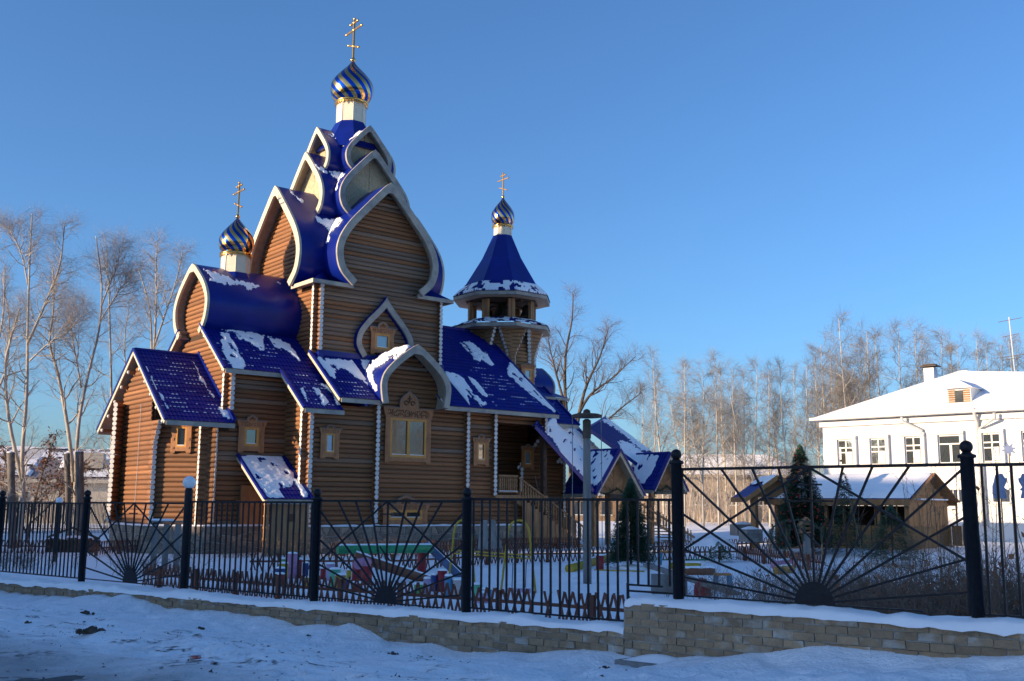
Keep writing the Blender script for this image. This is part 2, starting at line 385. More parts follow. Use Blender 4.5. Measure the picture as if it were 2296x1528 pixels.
# ---- low brick wall carrying the fence
def wall_top(t): return float(np.interp(t, [-40, -14, -3, 2.94], [.40, .41, .50, .60])) if t < 2.94 else .96
bw = thing('brick_wall', 'long low yellow brick wall with snow cap under the black iron fence', 'wall', fpos(0), FANG)
mb = MB()
mb.extr([(-30, -.17, -.4), (2.93, -.17, -.4), (2.93, -.17, .585), (-3, -.17, .485), (-14, -.17, .395), (-30, -.17, .385)], (0, .34, 0))
mb.box((8.5, 0, .27), (11.14, .34, 1.34)); mb.build('mortar_core', 'mortar', bw)
BH, BL = .098, .262
bmesh_ = [None]*4
for k in range(4):
    q = MB(); j = lambda: R_.uniform(-.004, .004)
    vs = [(sx*(.125+j()), sy*.05+(j() if sy < 0 else 0), sz*(.043+j())) for sx in (-1, 1) for sy in (-1, 1) for sz in (-1, 1)]
    q.add(vs, [(0, 1, 3, 2), (4, 6, 7, 5), (0, 4, 5, 1), (2, 3, 7, 6), (0, 2, 6, 4), (1, 5, 7, 3)]); bmesh_[k] = q.mesh('brick', 'brick'); fixn(bmesh_[k])
rest = MB(); nb = 0
for lo, hi in ((-24., 2.94), (2.94, 13.)):
    for r in range(14):
        off = (r % 2)*BL/2
        for c in range(int((hi-lo)/BL)+2):
            t0 = max(hi-(c+1)*BL+off, lo) if lo < 0 else lo+c*BL-off
            t1 = t0+BL
            if t1 > hi: t1 = hi
            t0 = max(t0, lo)
            if t1-t0 < .07: continue
            tc = (t0+t1)/2; zc = wall_top(tc)-.052-r*BH
            P = fpos(tc, .3); floor = gzf(P[0], P[1])
            if zc < floor-.10: continue
            y0 = -.17+.045-R_.uniform(.0, .024)
            if nb < 300 and (-6.6 < tc < 8.6):
                o = obj('brick', bmesh_[R_.randrange(4)], bw, (tc, y0, zc+R_.uniform(-.006, .006)), (0, R_.uniform(-.012, .012), R_.uniform(-.02, .02)), ((t1-t0-.012)/.25, 1, 1)); nb += 1
            else: rest.box((tc, y0, zc), (t1-t0-.012, .10, .086))
kind(rest.build('brick', 'brick', bw), 'stuff')
# snow lying along the wall
def snow_cap(lo, hi, step=.07):
    q = MB(); ts = np.arange(lo, hi+step, step)
    def fn(i, j):
        t = min(ts[i], hi); a = j/10*math.pi; top = wall_top(min(max(t, lo+.001), hi-.001))
        hgt = .035+.075*vnoise(t*1.7, 1, 4)**1.5+.035*vnoise(t*5.5, 2, 6); wd = .19+.05*vnoise(t*2.3, 7, 9)
        endf = min(1, (t-lo)/.1+.25, (hi-t)/.1+.25)
        droop = (.03+.06*vnoise(t*3.3, 3, 2)*(vnoise(t*9, 1, 12)))*(1 if j in (0, 10) else 0)
        jag = .02*(vnoise(t*11, j*.9, 15)-.5)
        return (t, -math.cos(a)*wd+jag, top+.002+math.sin(a)**.7*hgt*endf-droop+.03*(vnoise(t*7, j*.7, 19)-.5)*(0 < j < 10))
    q.sheet(len(ts), 11, fn); o = q.build('snow_cap', 'snow', bw, True); kind(o, 'stuff')
snow_cap(-26, 2.93); snow_cap(2.95, 13)

# ---- black iron fence
PT = [-14.42, -10.72, -7.08, -3.36, .04, 3.66, 7.34, 11.0]
pm = MB()
pm.lathe([(.072, -.12), (.072, 1.70), (.098, 1.705), (.098, 1.735), (.06, 1.75), (.045, 1.77)], 18)
pm.ball((0, 0, 1.825), .072, 16, 10)
pmesh = pm.mesh('fence_post', 'black_paint', False); fixn(pmesh)
for p in pmesh.polygons: p.use_smooth = True
pl = ['at the left picture edge', 'left of the leftmost sun panel', '', 'right of the white globe lamp', 'between sun panel and steel pole', 'at the step in the wall', 'thick in the right foreground', '']
for i, t in enumerate(PT):
    if i in (2, 7): continue
    zb = .62 if t < 3 else 1.05
    o = obj('fence_post', pmesh, None, fpos(t, 0, zb), (R_.uniform(-.012, .012), R_.uniform(-.008, .008), 0), (1, 1, (1.86 if t < 3 else 1.92)/1.9))
    tag(o, 'round black iron fence post with ball top '+pl[i], 'post', 'ball-topped posts of the iron fence')
lp = thing('bollard_lamp', 'white glass globe lamp on black post in the fence line', 'lamp', fpos(PT[2], 0, .6), FANG)
q = MB(); q.lathe([(.078, -.12), (.078, 1.86), (.06, 1.9)], 18); q.build('lamp_post', 'black_paint', lp, True)
q = MB(); q.ball((0, 0, 2.01), .125, 24, 16); q.build('lamp_globe', 'globe', lp, True)
def panel(t0, t1, zb, zt, label, sun=False, step=None):
    p = thing('iron_fence', label, 'fence', fpos((t0+t1)/2, 0, zb), FANG, 'panels of the iron fence')
    W2 = (t1-t0)/2-.085; H = zt-zb
    MB().bar((-W2-.05, 0, H), (W2+.05, 0, H), .036, .036).build('top_rail', 'black_paint', p)
    if not sun:
        n = int(2*W2/.158); xsb = [-W2+.04+(2*W2-.08)*k/n for k in range(n+1)]
        if step is None: MB().bar((-W2-.05, 0, .02), (W2+.05, 0, .02), .03, .025).build('bottom_rail', 'black_paint', p)
        else:
            MB().bar((-W2-.05, 0, .02), (step, 0, .02), .03, .025).build('bottom_rail', 'black_paint', p)
            MB().bar((step, 0, .42), (W2+.05, 0, .42), .03, .025).build('bottom_rail', 'black_paint', p)
            MB().bar((step+.03, 0, .50), (W2-.15, 0, .50), .03, .025).build('bottom_rail', 'black_paint', p)
            MB().bar((step, 0, .02), (step, 0, .52), .03).build('corner_bar', 'black_paint', p)
        for x in xsb:
            lo = .03 if step is None or x < step-.02 else .51
            MB().bar((x, 0, lo), (x+R_.uniform(-.006, .006), 0, H-.015), .025, .025, (0, 1, 0)).build('bar', 'black_paint', p)
    else:
        for s in (-1, 1): MB().bar((s*W2, 0, 0), (s*W2, 0, H), .024, .024, (0, 1, 0)).build('side_bar', 'black_paint', p)
        MB().bar((-W2-.05, 0, .012), (W2*.72, 0, .012), .03, .02).build('bottom_rail', 'black_paint', p)
        r0 = .25
        q = MB(); arc = [(r0*math.cos(math.pi*k/24), -.012, r0*1.05*math.sin(math.pi*k/24)+.015) for k in range(25)]; q.extr(arc, (0, .024, 0)); q.build('sun_disc', 'black_paint', p)
        for a in (8, 19, 31, 42, 54, 65, 76, 90, 104, 115, 126, 138, 149, 161, 172):
            ca, sa = math.cos(math.radians(a)), math.sin(math.radians(a)); L_ = min(W2/abs(ca) if abs(ca) > .01 else 99, (H-.01)/sa)
            MB().bar((ca*(r0-.04), .002, sa*(r0-.02)+.02), (ca*L_, .002, sa*L_), .026, .024, (0, 1, 0)).build('ray', 'black_paint', p)
        for s in (-1, 1): MB().bar((s*.02, -.018, H-.02), (s*W2, -.018, H*.36), .028, .02, (0, 1, 0)).build('diagonal_bar', 'black_paint', p)
        for zz, hw in ((.87, .15), (.75, .28)): MB().bar((-hw, -.022, H*zz), (hw, -.022, H*zz), .022, .018, (0, 1, 0)).build('cross_bar', 'black_paint', p)
        MB().bar((-.13, -.03, H*.55), (.10, -.03, H*.42), .02, .018, (0, 1, 0)).build('slanted_bar', 'black_paint', p)
    return p
panel(PT[0]-3.7, PT[0], .58, 2.19, 'black iron bar fence panel cut by the left picture edge')
panel(PT[0], PT[1], .59, 2.19, 'black iron bar fence panel in front of the split poplar trunks')
panel(PT[1], PT[2], .60, 2.205, 'black iron sun-ray fence panel with half disc in front of the altar end', True)
panel(PT[2], PT[3], .62, 2.24, 'black iron bar fence panel right of the globe lamp')
panel(PT[3], PT[4], .64, 2.27, 'black iron sun-ray fence panel in front of the green play log', True)
panel(PT[4], PT[5], .67, 2.30, 'black iron bar fence panel with stepped bottom before the steel pole', step=1.04)
panel(PT[5], PT[6], 1.06, 2.70, 'tall black iron sun-ray fence panel at right before the garden pavilion', True)
panel(PT[6], PT[7], 1.06, 2.69, 'black iron bar fence panel cut by the right picture edge')
# ================================================================ the log church
CH = thing('church', 'tall log church with blue metal roofs, white log ends and striped onion domes', 'church', O, YAW)
UC, VC = 5.13, 6.3
LP, LR = .224, .1145
def log_mesh(k, m):
    q = MB(); rg = random.Random(k); n = 12; ph = [rg.uniform(0, 6) for _ in range(3)]
    for i in range(5):
        for j in range(n):
            a = 2*math.pi*j/n; r = 1+.03*math.sin(2*a+ph[0])+.025*math.sin(i*2.1+ph[1])
            q.v.append((i/4, r*math.cos(a), r*math.sin(a)))
    for i in range(4):
        for j in range(n): a = i*n+j; b = i*n+(j+1) % n; q.f.append((a, b, b+n, a+n))
    q.f.append(tuple(range(n))[::-1]); q.f.append(tuple(range(4*n, 5*n)))
    me = q.mesh('log', m); fixn(me)
    for p in me.polygons: p.use_smooth = len(p.vertices) == 4
    return me
LOGM = {m: [log_mesh(k, m) for k in range(3)] for m in ('log', 'log_grey', 'log_pale')}
q = MB(); q.lathe([(1, 0), (1, .2), (.9, .25)], 14); ENDM = q.mesh('log_end', 'white_end'); fixn(ENDM)
ENDMAT = {}
def put_log(wall, a, b, z, m='log'):
    a = np.asarray(a, float); b = np.asarray(b, float); d = b-a; Ln = float(np.hypot(*d))
    if Ln < .12: return
    obj('log', R_.choice(LOGM[m]), wall, (a[0], a[1], z+R_.uniform(-.004, .004)), (R_.uniform(0, 6), 0, math.atan2(d[1], d[0])) if False else (0, 0, math.atan2(d[1], d[0])), (Ln, LR, LR))
def put_end(wall, p, d, z, r=.113):
    d = np.asarray(d, float); d = d/np.hypot(*d)
    obj('log_end', ENDM, wall, (p[0], p[1], z), (0, math.pi/2, math.atan2(d[1], d[0])), (r*R_.uniform(.95, 1.03), r*R_.uniform(.93, 1.03), .08))
def rows(z0, z1, ph=0): return [z0+LP*(.5+ph)+k*LP for k in range(int((z1-z0-LP*.3)/LP)+1) if z0+LP*(.5+ph)+k*LP < z1]
def log_wall(a, b, z0, z1, rng=None, ext=(0, 0), ends=(0, 0), mf=None, ph=0, core=True, name='wall'):
    a = np.asarray(a, float); b = np.asarray(b, float); L_ = float(np.hypot(*(b-a))); d = (b-a)/L_; nrm = np.array([-d[1], d[0]])
    rng = rng or (lambda z: (0, L_))
    Z = list(np.linspace(z0, z1, 2 if rng(z0) == rng(z1) == rng((z0+z1)/2) else 30)); lf = []; rt = []
    for z in Z:
        r = rng(z)
        if r is None: continue
        lf.append((*(a+d*r[0]), z)); rt.append((*(a+d*r[1]), z))
    q = MB(); q.band([np.array(p)-np.array([*nrm*.05, 0]) for p in lf], [np.array(p)-np.array([*nrm*.05, 0]) for p in rt], (*nrm*.1, 0))
    wl = q.build(name, 'wall_core', CH)
    for z in rows(z0, z1, ph):
        r = rng(z)
        if r is None or r[1]-r[0] < .15: continue
        m = mf(z) if mf else 'log'
        put_log(wl, a+d*(r[0]-ext[0]), a+d*(r[1]+ext[1]), z, m)
        if ends[0]: put_end(wl, a+d*(r[0]-ext[0]), -d, z)
        if ends[1]: put_end(wl, a+d*(r[1]+ext[1]), d, z)
    return wl
def stubs(wl, base, d, L_, z0, z1, ph=.5, grow=None, m='log'):
    base = np.asarray(base, float); d = np.asarray(d, float)
    for z in rows(z0, z1, ph):
        l = L_ if grow is None else grow(z)
        put_log(wl, base, base+d*l, z, m); put_end(wl, base+d*l, d, z)
# ---- ogee profiles (half width fraction, height fraction)
OG1 = [(.69, 0), (.92, .12), (1, .27), (.955, .41), (.79, .56), (.53, .72), (.25, .88), (.09, .965), (0, 1)]
OG2 = [(.63, 0), (.90, .17), (1, .38), (.94, .53), (.74, .69), (.46, .83), (.18, .95), (0, 1)]
OG3 = [(.95, 0), (1, .20), (1, .36), (.90, .52), (.66, .69), (.36, .85), (.12, .96), (0, 1)]
OGW = [(.78, 0), (.97, .16), (1, .27), (.92, .42), (.66, .60), (.36, .76), (.15, .88), (.05, .95), (0, 1)]
def half(P, hm, z0, z1, n=5): return [(p[0]*hm, z0+p[1]*(z1-z0)) for p in spline(P, n)]
def inset(h, w):                            # move the half profile inwards along its normals
    out = []
    for i in range(len(h)):
        a = np.array(h[max(i-1, 0)]); b = np.array(h[min(i+1, len(h)-1)]); d = (b-a)/np.linalg.norm(b-a); n = np.array([-d[1], d[0]])
        p = np.array(h[i])+n*w
        if i == len(h)-1: p = np.array([0, h[i][1]-w*1.55])
        out.append((max(p[0], 0), p[1]))
    k = len(out)-1
    top = out[-1][1]
    return [(x, min(z, top)) for x, z in out]
def full(h): return [(-x, z) for x, z in h]+[(x, z) for x, z in h[::-1][1:]]
def width_at(h, z):
    for i in range(len(h)-1):
        if (h[i][1]-z)*(h[i+1][1]-z) <= 0 and h[i][1] != h[i+1][1]:
            t = (z-h[i][1])/(h[i+1][1]-h[i][1]); return h[i][0]+t*(h[i+1][0]-h[i][0])
    return 0
def pt(axis, c, along, x, z): return (along, c+x, z) if axis == 'u' else (c+x, along, z)
def vec(axis, l): return (l, 0, 0) if axis == 'u' else (0, l, 0)
def barrel(axis, c, a0, a1, h, trim_w=.34, ends=(1, 1), lin=.75, name='barrel_roof', trim='trim', mt='blue_sheet'):
    f = full(h); fi = full(inset(h, .05)); q = MB()
    q.band([pt(axis, c, a0, x, z) for x, z in f], [pt(axis, c, a0, x, z) for x, z in fi], vec(axis, a1-a0))
    br = q.build(name, mt, CH, True)
    br.data.materials[0] = MATS[mt]
    md = br.modifiers.new('edge', 'EDGE_SPLIT'); md.split_angle = math.radians(35)
    for s, e, on in ((a0, 1, ends[0]), (a1, -1, ends[1])):
        if not on: continue
        fo = full(inset(h, -.012)); fw = full(inset(h, trim_w))
        q = MB(); q.band([pt(axis, c, s-e*.05, x, z) for x, z in fo], [pt(axis, c, s-e*.05, x, z) for x, z in fw], vec(axis, e*.13)); q.build('gable_trim', trim, br)
        f2 = full(inset(h, .056)); f3 = full(inset(h, .10)); q = MB()
        q.band([pt(axis, c, s+e*.085, x, z) for x, z in f2], [pt(axis, c, s+e*.085, x, z) for x, z in f3], vec(axis, e*lin)); q.build('soffit', 'soffit', br)
    return br
def surf_barrel(axis, c, h, side):
    d = [0]
    for i in range(1, len(h)): d.append(d[-1]+math.dist(h[i], h[i-1]))
    xs_, zs_ = [p[0] for p in h], [p[1] for p in h]
    def s(a, b):
        return np.array(pt(axis, c, a, side*float(np.interp(b, d, xs_)), float(np.interp(b, d, zs_))))
    return s, d[-1]
def snow_on(parent, surf, nrm, a0, a1, b0, b1, polys, res=.05, th=.055, jit=3.8, seed=0, name='snow'):
    na, nb_ = int((a1-a0)/res)+1, int((b1-b0)/res)+1
    M_ = np.zeros((nb_, na), bool); P_ = np.zeros((nb_, na, 3))
    bb = [(min(p[0] for p in pl)-6, max(p[0] for p in pl)+6, min(p[1] for p in pl)-6, max(p[1] for p in pl)+6) for pl in polys]
    for j in range(nb_):
        for i in range(na):
            P = surf(a0+i*res, b0+j*res); P_[j, i] = P
            x, y = proj(wld(*P))
            for k, pl in enumerate(polys):
                if bb[k][0] < x < bb[k][1] and bb[k][2] < y < bb[k][3]:
                    jx = (float(fbm(i*.27, j*.07, seed, 4))-.45)*jit*3; jy = (float(fbm(i*.42, j*.16, seed+9, 4))-.45)*jit*3
                    if in_poly(x+jx, y+jy, pl): M_[j, i] = float(fbm(i*.22, j*.09, seed+31, 3)) > .22; break
    q = MB(); idx = {}
    Mp = np.pad(M_, 1)
    inner = Mp[:-2, 1:-1] & Mp[2:, 1:-1] & Mp[1:-1, :-2] & Mp[1:-1, 2:] & M_
    for j in range(nb_-1):
        for i in range(na-1):
            if int(M_[j, i])+int(M_[j+1, i])+int(M_[j, i+1])+int(M_[j+1, i+1]) >= 3:
                fc = []
                for (jj, ii) in ((j, i), (j, i+1), (j+1, i+1), (j+1, i)):
                    if (jj, ii) not in idx:
                        n = nrm(P_[jj, ii]) if callable(nrm) else nrm
                        hgt = th*(.8+.5*float(vnoise(ii*.3, jj*.3, seed))) if inner[jj, ii] else (.012 if M_[jj, ii] else -.03)
                        idx[(jj, ii)] = len(q.v); q.v.append(tuple(P_[jj, ii]+np.asarray(n)*(hgt+.024)))
                    fc.append(idx[(jj, ii)])
                q.f.append(tuple(fc))
    if q.f: kind(q.build(name, 'snow', parent, True), 'stuff')
TW, TH_ = .19, .35
def tile_roof(eL, eR, rL, polys=(), line_poly=None, fascia=(1, 1, 1), name='tile_roof', seed=0, ridge=False, mt='blue_tile', edge='trim'):
    eL, eR, rL = [np.asarray(p, float) for p in (eL, eR, rL)]
    S = eR-eL; T = rL-eL; ls, lt = np.linalg.norm(S), np.linalg.norm(T); s, t = S/ls, T/lt; n = np.cross(s, t); n = n if n[2] > 0 else -n
    nc = max(1, round(ls/TW)); nr = max(1, round(lt/TH_)); wv = (0, .013, .021, .013)
    q = MB(); cols = nc*4+1
    def fn(i, j):
        r, k = divmod(j, 2); tt = (r+(k*.985))/nr*lt; h = (.026*(1-k))+wv[i % 4]
        return eL+s*(i/(nc*4)*ls)+t*max(tt-.02*(1-k)*(i % 4 == 2), 0)+n*h
    q.sheet(cols, nr*2, fn); rf = q.build(name, mt, CH)
    q = MB(); q.extr([eL-n*.012, eR-n*.012, eR+T-n*.012, eL+T-n*.012], -n*.05); q.build('soffit', 'soffit', rf)
    if fascia[0]: q = MB(); q.bar(eL-t*.012-np.array([0, 0, .10]), eR-t*.012-np.array([0, 0, .10]), .035, .20); q.build('eave_board', edge, rf)
    for on, e, sg in ((fascia[1], eL, -1), (fascia[2], eR, 1)):
        if not on: continue
        o = s*sg*.03
        q = MB(); q.bar(e+o-n*.11, e+T+o-n*.11, .05, .17, tuple(n)); q.build('verge_board', 'trim_lit' if edge == 'trim' else edge, rf)
        q = MB(); q.bar(e+o*1.3+n*.035, e+T+o*1.3+n*.035, .11, .12, tuple(n)); q.build('verge_cap', 'blue_sheet', rf)
    if ridge: q = MB(); q.tube([eL+T+n*.02, eR+T+n*.02], .09, 8); q.build('ridge_cap', 'blue_sheet', rf)
    sf = lambda a, b: eL+s*a+t*b
    if polys: snow_on(rf, sf, n, 0, ls, 0, lt, polys, seed=seed)
    if line_poly:
        q = MB(); rg = random.Random(seed+5)
        for r in range(1, nr):
            run = 0
            for c in range(nc):
                P = sf((c+.5)/nc*ls, r/nr*lt); x, y = proj(wld(*P))
                run = run-1 if run > 0 else (rg.randint(2, 7) if rg.random() < .20 else 0)
                if run > 0 and in_poly(x, y, line_poly) and rg.random() < .85:
                    w_ = rg.uniform(.05, .085); c0 = P+n*.035+t*rg.uniform(.0, .012); hgt = rg.uniform(.03, .075)
                    a_, b_, c_ = c0-s*w_, c0+s*w_, c0
                    q.add([a_+n*.0, b_+n*.0, c0+s*w_*.5-t*.012, c0-s*w_*.5-t*.012, c0+t*hgt+s*w_*.4+n*.004, c0+t*hgt-s*w_*.4+n*.004, c0+n*.022], [(0, 3, 6), (3, 2, 6), (2, 1, 6), (1, 4, 6), (4, 5, 6), (5, 0, 6)])
        if q.f: kind(q.build('snow_line', 'snow', rf, False, False), 'stuff')
    return rf
# ---- foundation
FO = [(-5.95, 8.6), (-5.95, 4.0), (-4.05, 2.12), (-.3, 2.12), (-.3, -.08), (14.4, -.08), (14.4, 12.6), (-.3, 12.6), (-.3, 10.5), (-4.05, 10.5)]
q = MB(); q.extr([(u, v, -.3) for u, v in FO], (0, 0, ZF+.26)); fo = q.build('foundation', 'mortar', CH)
q = MB()
for i in range(5):
    a, b = np.array(FO[i]), np.array(FO[i+1]); d = (b-a)/np.linalg.norm(b-a); nrm = np.array([d[1], -d[0]])
    L_ = float(np.linalg.norm(b-a)); nc = max(2, round(L_/.46)); rg = random.Random(i)
    jt = {}
    def J(c, r, nr=4):
        if (c, r) not in jt: jt[(c, r)] = (c/nc*L_+(rg.uniform(-.17, .17) if 0 < c < nc else 0), -.1+r/nr*(ZF+.05)+(rg.uniform(-.11, .11) if 0 < r < nr else 0))
        return jt[(c, r)]
    for c in range(nc):
        for r in range(4):
            P4 = [J(c, r), J(c+1, r), J(c+1, r+1), J(c, r+1)]; cx = sum(p[0] for p in P4)/4; cz = sum(p[1] for p in P4)/4
            pts = []
            for k, p in enumerate(P4):                         # bevelled, uneven outline
                p2 = P4[(k+1) % 4]; pts += [p, ((p[0]+p2[0])/2+rg.uniform(-.04, .04), (p[1]+p2[1])/2+rg.uniform(-.04, .04))]
            f3 = lambda x, z, o: (*(a+d*x+nrm*o), z)
            o1 = [f3(cx+(x-cx)*.93, cz+(z-cz)*.92, .0) for x, z in pts]; th = rg.uniform(.03, .065); o2 = [f3(cx+(x-cx)*.84, cz+(z-cz)*.82, th+rg.uniform(-.008, .008)) for x, z in pts]
            k = MB(); k.add(o1+o2, [tuple(range(8, 16))]+[(m_, (m_+1) % 8, 8+(m_+1) % 8, 8+m_) for m_ in range(8)]); k.build('stone', 'stone', fo)
    # snow on the ledge
    k = MB(); n2 = max(4, int(L_/.12))
    k.sheet(n2+1, 4, lambda ii, jj: (*(a+d*(ii/n2*L_)+nrm*(.05-.07*jj)), ZF-.035+(0 if jj in (0,) else .05+.05*float(vnoise(ii*.4, i, 3)))))
    kind(k.build('ledge_snow', 'snow', fo, True), 'stuff')
# ---- lower walls
def rnd_mat(p, a='log_grey', b='log'): return lambda z: a if R_.random() < p else b
z0 = ZF
C1, C2, C3, C4 = 0., 3.57, 8.97, 10.76
VW = .32                                     # axis of the front wall
wf = log_wall((C1, VW), (C2, VW), z0, 6.75, ext=(.36, 0), ends=(1, 0), mf=rnd_mat(.12))
stubs(wf, (C1, VW), (0, -1), .33, z0, 6.6); stubs(wf, (C2, VW), (0, -1), .33, z0, 7.1)
wf = log_wall((C2, VW), (C3, VW), z0, 7.1, mf=rnd_mat(.12)); stubs(wf, (C3, VW), (0, -1), .33, z0, 7.05)
wf = log_wall((C3, VW), (C4, VW), z0, 7.05, mf=rnd_mat(.12)); stubs(wf, (C4, VW), (0, -1), .33, 2.6, 7.05)
wp = log_wall((C4, VW), (14.25, VW), z0, 2.75, core=True)                                # under the porch floor
log_wall((C4, VW), (14.25, VW), 6.55, 7.05); stubs(wp, (14.25, VW), (0, -1), .33, 5.75, 7.0)
log_wall((C4, VW), (C4, 4.0), 2.75, 7.0, ph=.5)
log_wall((C4, 4.0), (16.2, 4.0), 2.75, 7.2, mf=lambda z: 'log')
ws = log_wall((14.35, 2.55), (17.6, 2.55), z0, 7.0, rng=lambda z: (max(0, (z-4.35)*.9), 3.25), mf=rnd_mat(.3))
stubs(ws, (14.45, 2.55), (0, -1), .25, 2.9, 4.35)
for k in range(9):
    z = 4.35+k*.19; put_end(ws, (14.35+(z-4.35)*.9, 2.44), (0, -1), z, .115)
log_wall((17.6, 2.55), (17.6, 10), z0, 7.0, ph=.5); stubs(ws, (17.6, 2.55), (0, -1), .3, 1.5, 5.2)
wl = log_wall((C1, VW), (C1, 2.5), z0, 7.6, ph=.5, rng=lambda z: (0 if z < 6.6 else min(2.1, (z-6.6)/.783), 2.18))
w2 = log_wall((-3.87, 2.5), (C1, 2.5), z0, 8.25, rng=lambda z: (0 if z < 5.6 else .92, 3.87), ext=(0, 0), mf=rnd_mat(.25))
for z in rows(z0, 5.7):                      # crossing log ends where the altar walls meet
    put_log(w2, (-3.87, 2.5), (-4.25, 2.5), z); put_end(w2, (-4.25, 2.5), (-1, 0), z)
stubs(w2, (-3.87, 2.5), (.707, -.707), .42, z0, 5.7)
for z in rows(z0, 8.2):
    if z > 6.0: put_log(w2, (-2.95, 2.5), (-3.27, 2.5), z); put_end(w2, (-3.27, 2.5), (-1, 0), z)
stubs(w2, (-2.95, 2.5), (0, -1), .33, 6.35, 8.25)
wd = log_wall((-5.74, 4.37), (-3.87, 2.5), z0, 5.75, ph=.5)
def g1(z): return None if z > 9.0 else (max(0, (z-7.4)/.79), 3.86-max(0, (z-7.4)/.79))
wl1 = log_wall((-5.74, 4.37), (-5.74, 8.23), z0, 8.9, rng=g1)
def flare(z): return .42+max(0, (z-4.9))*.5
stubs(wl1, (-5.74, 4.37), (0, -1), .42, z0, 5.9, ph=0, grow=flare)
stubs(wl1, (-5.74, 8.23), (-.707, -.707), .95, z0, 6.9, ph=.5)
log_wall((-5.74, 8.23), (-3.87, 10.1), z0, 5.75, ph=.5); log_wall((-3.87, 10.1), (0, 10.1), z0, 8.2)
# altar gable under the barrel
HB = half(OG2, 2.12, 10.3, 13.97)
HBi = inset(HB, .1)
def g2(z):
    if z < 8.05: return (2.5, 10.1)
    if z < 10.3: k = 1.85+(z-8.0)/.783; return (max(2.5, k), min(10.1, 12.6-k))
    w_ = width_at(HBi, z); return (VC-w_, VC+w_) if w_ > .1 else None
wg = log_wall((-2.95, 0), (-2.95, 12), 5.4, 13.6, rng=g2, ph=.5)
log_wall((0, 12.3), (14.2, 12.3), z0, 7.05); log_wall((0, 10.1), (0, 12.3), z0, 7.0); log_wall((14.2, 9.5), (14.2, 12.3), z0, 7.0)
# ---- upper cube
HT1 = half(OG1, 3.07, 13.1, 18.85); HT1i = inset(HT1, .12)
A1 = 4.4; CB = 3.6
def cube_rng(off):
    def f(z):
        if z < 13.15: return (off-CB, off+CB)
        w_ = width_at(HT1i, z); return (off-w_, off+w_) if w_ > .12 else None
    return f
gp = lambda z: 'log_grey' if R_.random() < (.75 if 11 < z < 15.5 else .45) else 'log'
wc = log_wall((0, VC-CB-.1), (12, VC-CB-.1), 9.2, 18.4, rng=cube_rng(UC), mf=gp, ext=(0, 0))
stubs(wc, (UC-CB, VC-CB-.1), (0, -1), .33, 9.6, 13.05); stubs(wc, (UC+CB, VC-CB-.1), (0, -1), .33, 9.45, 13.05)
wq = log_wall((UC-CB, 0), (UC-CB, 14), 8.0, 18.4, rng=cube_rng(VC), ph=.5)
for z in rows(9.5, 13.0): put_log(wc, (UC-CB, VC-CB-.1), (UC-CB-.33, VC-CB-.1), z); put_end(wc, (UC-CB-.33, VC-CB-.1), (-1, 0), z)
q = MB(); q.box((UC, VC+.3, 11.2), (2*CB-.4, 2*CB-.6, 4)); q.build('cube_core', 'wall_core', CH)
for (u_, v_, du, dv) in ((UC, VC+CB, 2*CB, .2), (UC+CB, VC, .2, 2*CB)):
    q = MB(); q.box((u_, v_, 11.2), (du, dv, 4.2)); q.build('wall', 'log_grey', CH)
# ---- metal tile roofs
SL = .783
RR = 6.20
tile_roof((-6.16, 1.67, 5.80), (-2.98, 1.67, 5.80), (-6.16, RR, 9.39), [[(486, 912), (499, 915), (508, 938), (499, 940)], [(497, 915), (510, 919), (522, 940), (508, 941)], [(366, 797), (373, 799), (376, 807), (370, 806)], [(428, 810), (432, 810), (472, 880), (466, 884)], [(462, 874), (474, 884), (486, 902), (478, 898)], [(322, 818), (328, 822), (378, 918), (372, 918)]],
          [(325, 838), (385, 815), (440, 820), (505, 930), (370, 935)], (1, 1, 0), seed=1, ridge=True)
tile_roof((-2.98, 10.73, 5.80), (-6.16, 10.73, 5.80), (-2.98, RR, 9.39), fascia=(1, 0, 1))
q = MB(); q.bar((-3.0, 1.7, 5.95), (-3.0, 6.2, 9.55), .16, .2); q.build('flashing', 'blue_sheet', CH)
R2top = VC-1.32
tile_roof((-3.48, 1.85, 8.32), (1.5, 1.85, 8.32), (-3.48, R2top, 8.32+SL*(R2top-1.85)),
          [[(527, 748), (591, 756), (592, 774), (594, 788), (580, 789), (566, 775), (548, 765), (540, 764)], [(603, 760), (630, 762), (650, 773), (661, 790), (677, 811), (668, 810), (640, 785), (615, 780)], [(486, 745), (514, 750), (550, 815), (548, 832), (524, 832), (500, 790)], [(484, 738), (560, 745), (612, 758), (600, 760), (540, 750)]],
          [(470, 745), (600, 770), (660, 800), (640, 835), (510, 830)], (1, 1, 0), seed=2)
tile_roof((1.5, 2*VC-1.85, 8.32), (-3.48, 2*VC-1.85, 8.32), (1.5, 2*VC-R2top, 8.32+SL*(R2top-1.85)), fascia=(1, 0, 1))
tile_roof((-.68, -.6, 6.52), (1.34, -.6, 6.52), (-.68, 1.86, 6.52+SL*2.46), [[(640, 770), (655, 778), (665, 800), (700, 828), (697, 833), (683, 822), (668, 812), (655, 795), (640, 786)], [(656, 811), (668, 816), (674, 829), (664, 827)], [(700, 868), (716, 872), (739, 907), (724, 910)], [(716, 858), (738, 868), (772, 908), (757, 911), (745, 890)], [(670, 870), (682, 874), (692, 902), (684, 904)]],
          [(640, 835), (700, 840), (770, 915), (690, 912)], (1, 1, 0), seed=3)
tile_roof((7.05, -.6, 7.12), (8.7, -.6, 7.12), (7.05, 2.62, 7.12+SL*3.22), [[(980, 838), (1010, 838), (1004, 908), (985, 905)]], None, (1, 0, 0), seed=15)
tile_roof((3.35, .5, 7.12+SL*1.1), (7.05, .5, 7.12+SL*1.1), (3.35, 2.62, 7.12+SL*3.22), [[(800, 806), (846, 812), (870, 830), (848, 850), (815, 830)]], None, (0, 0, 0), seed=16)
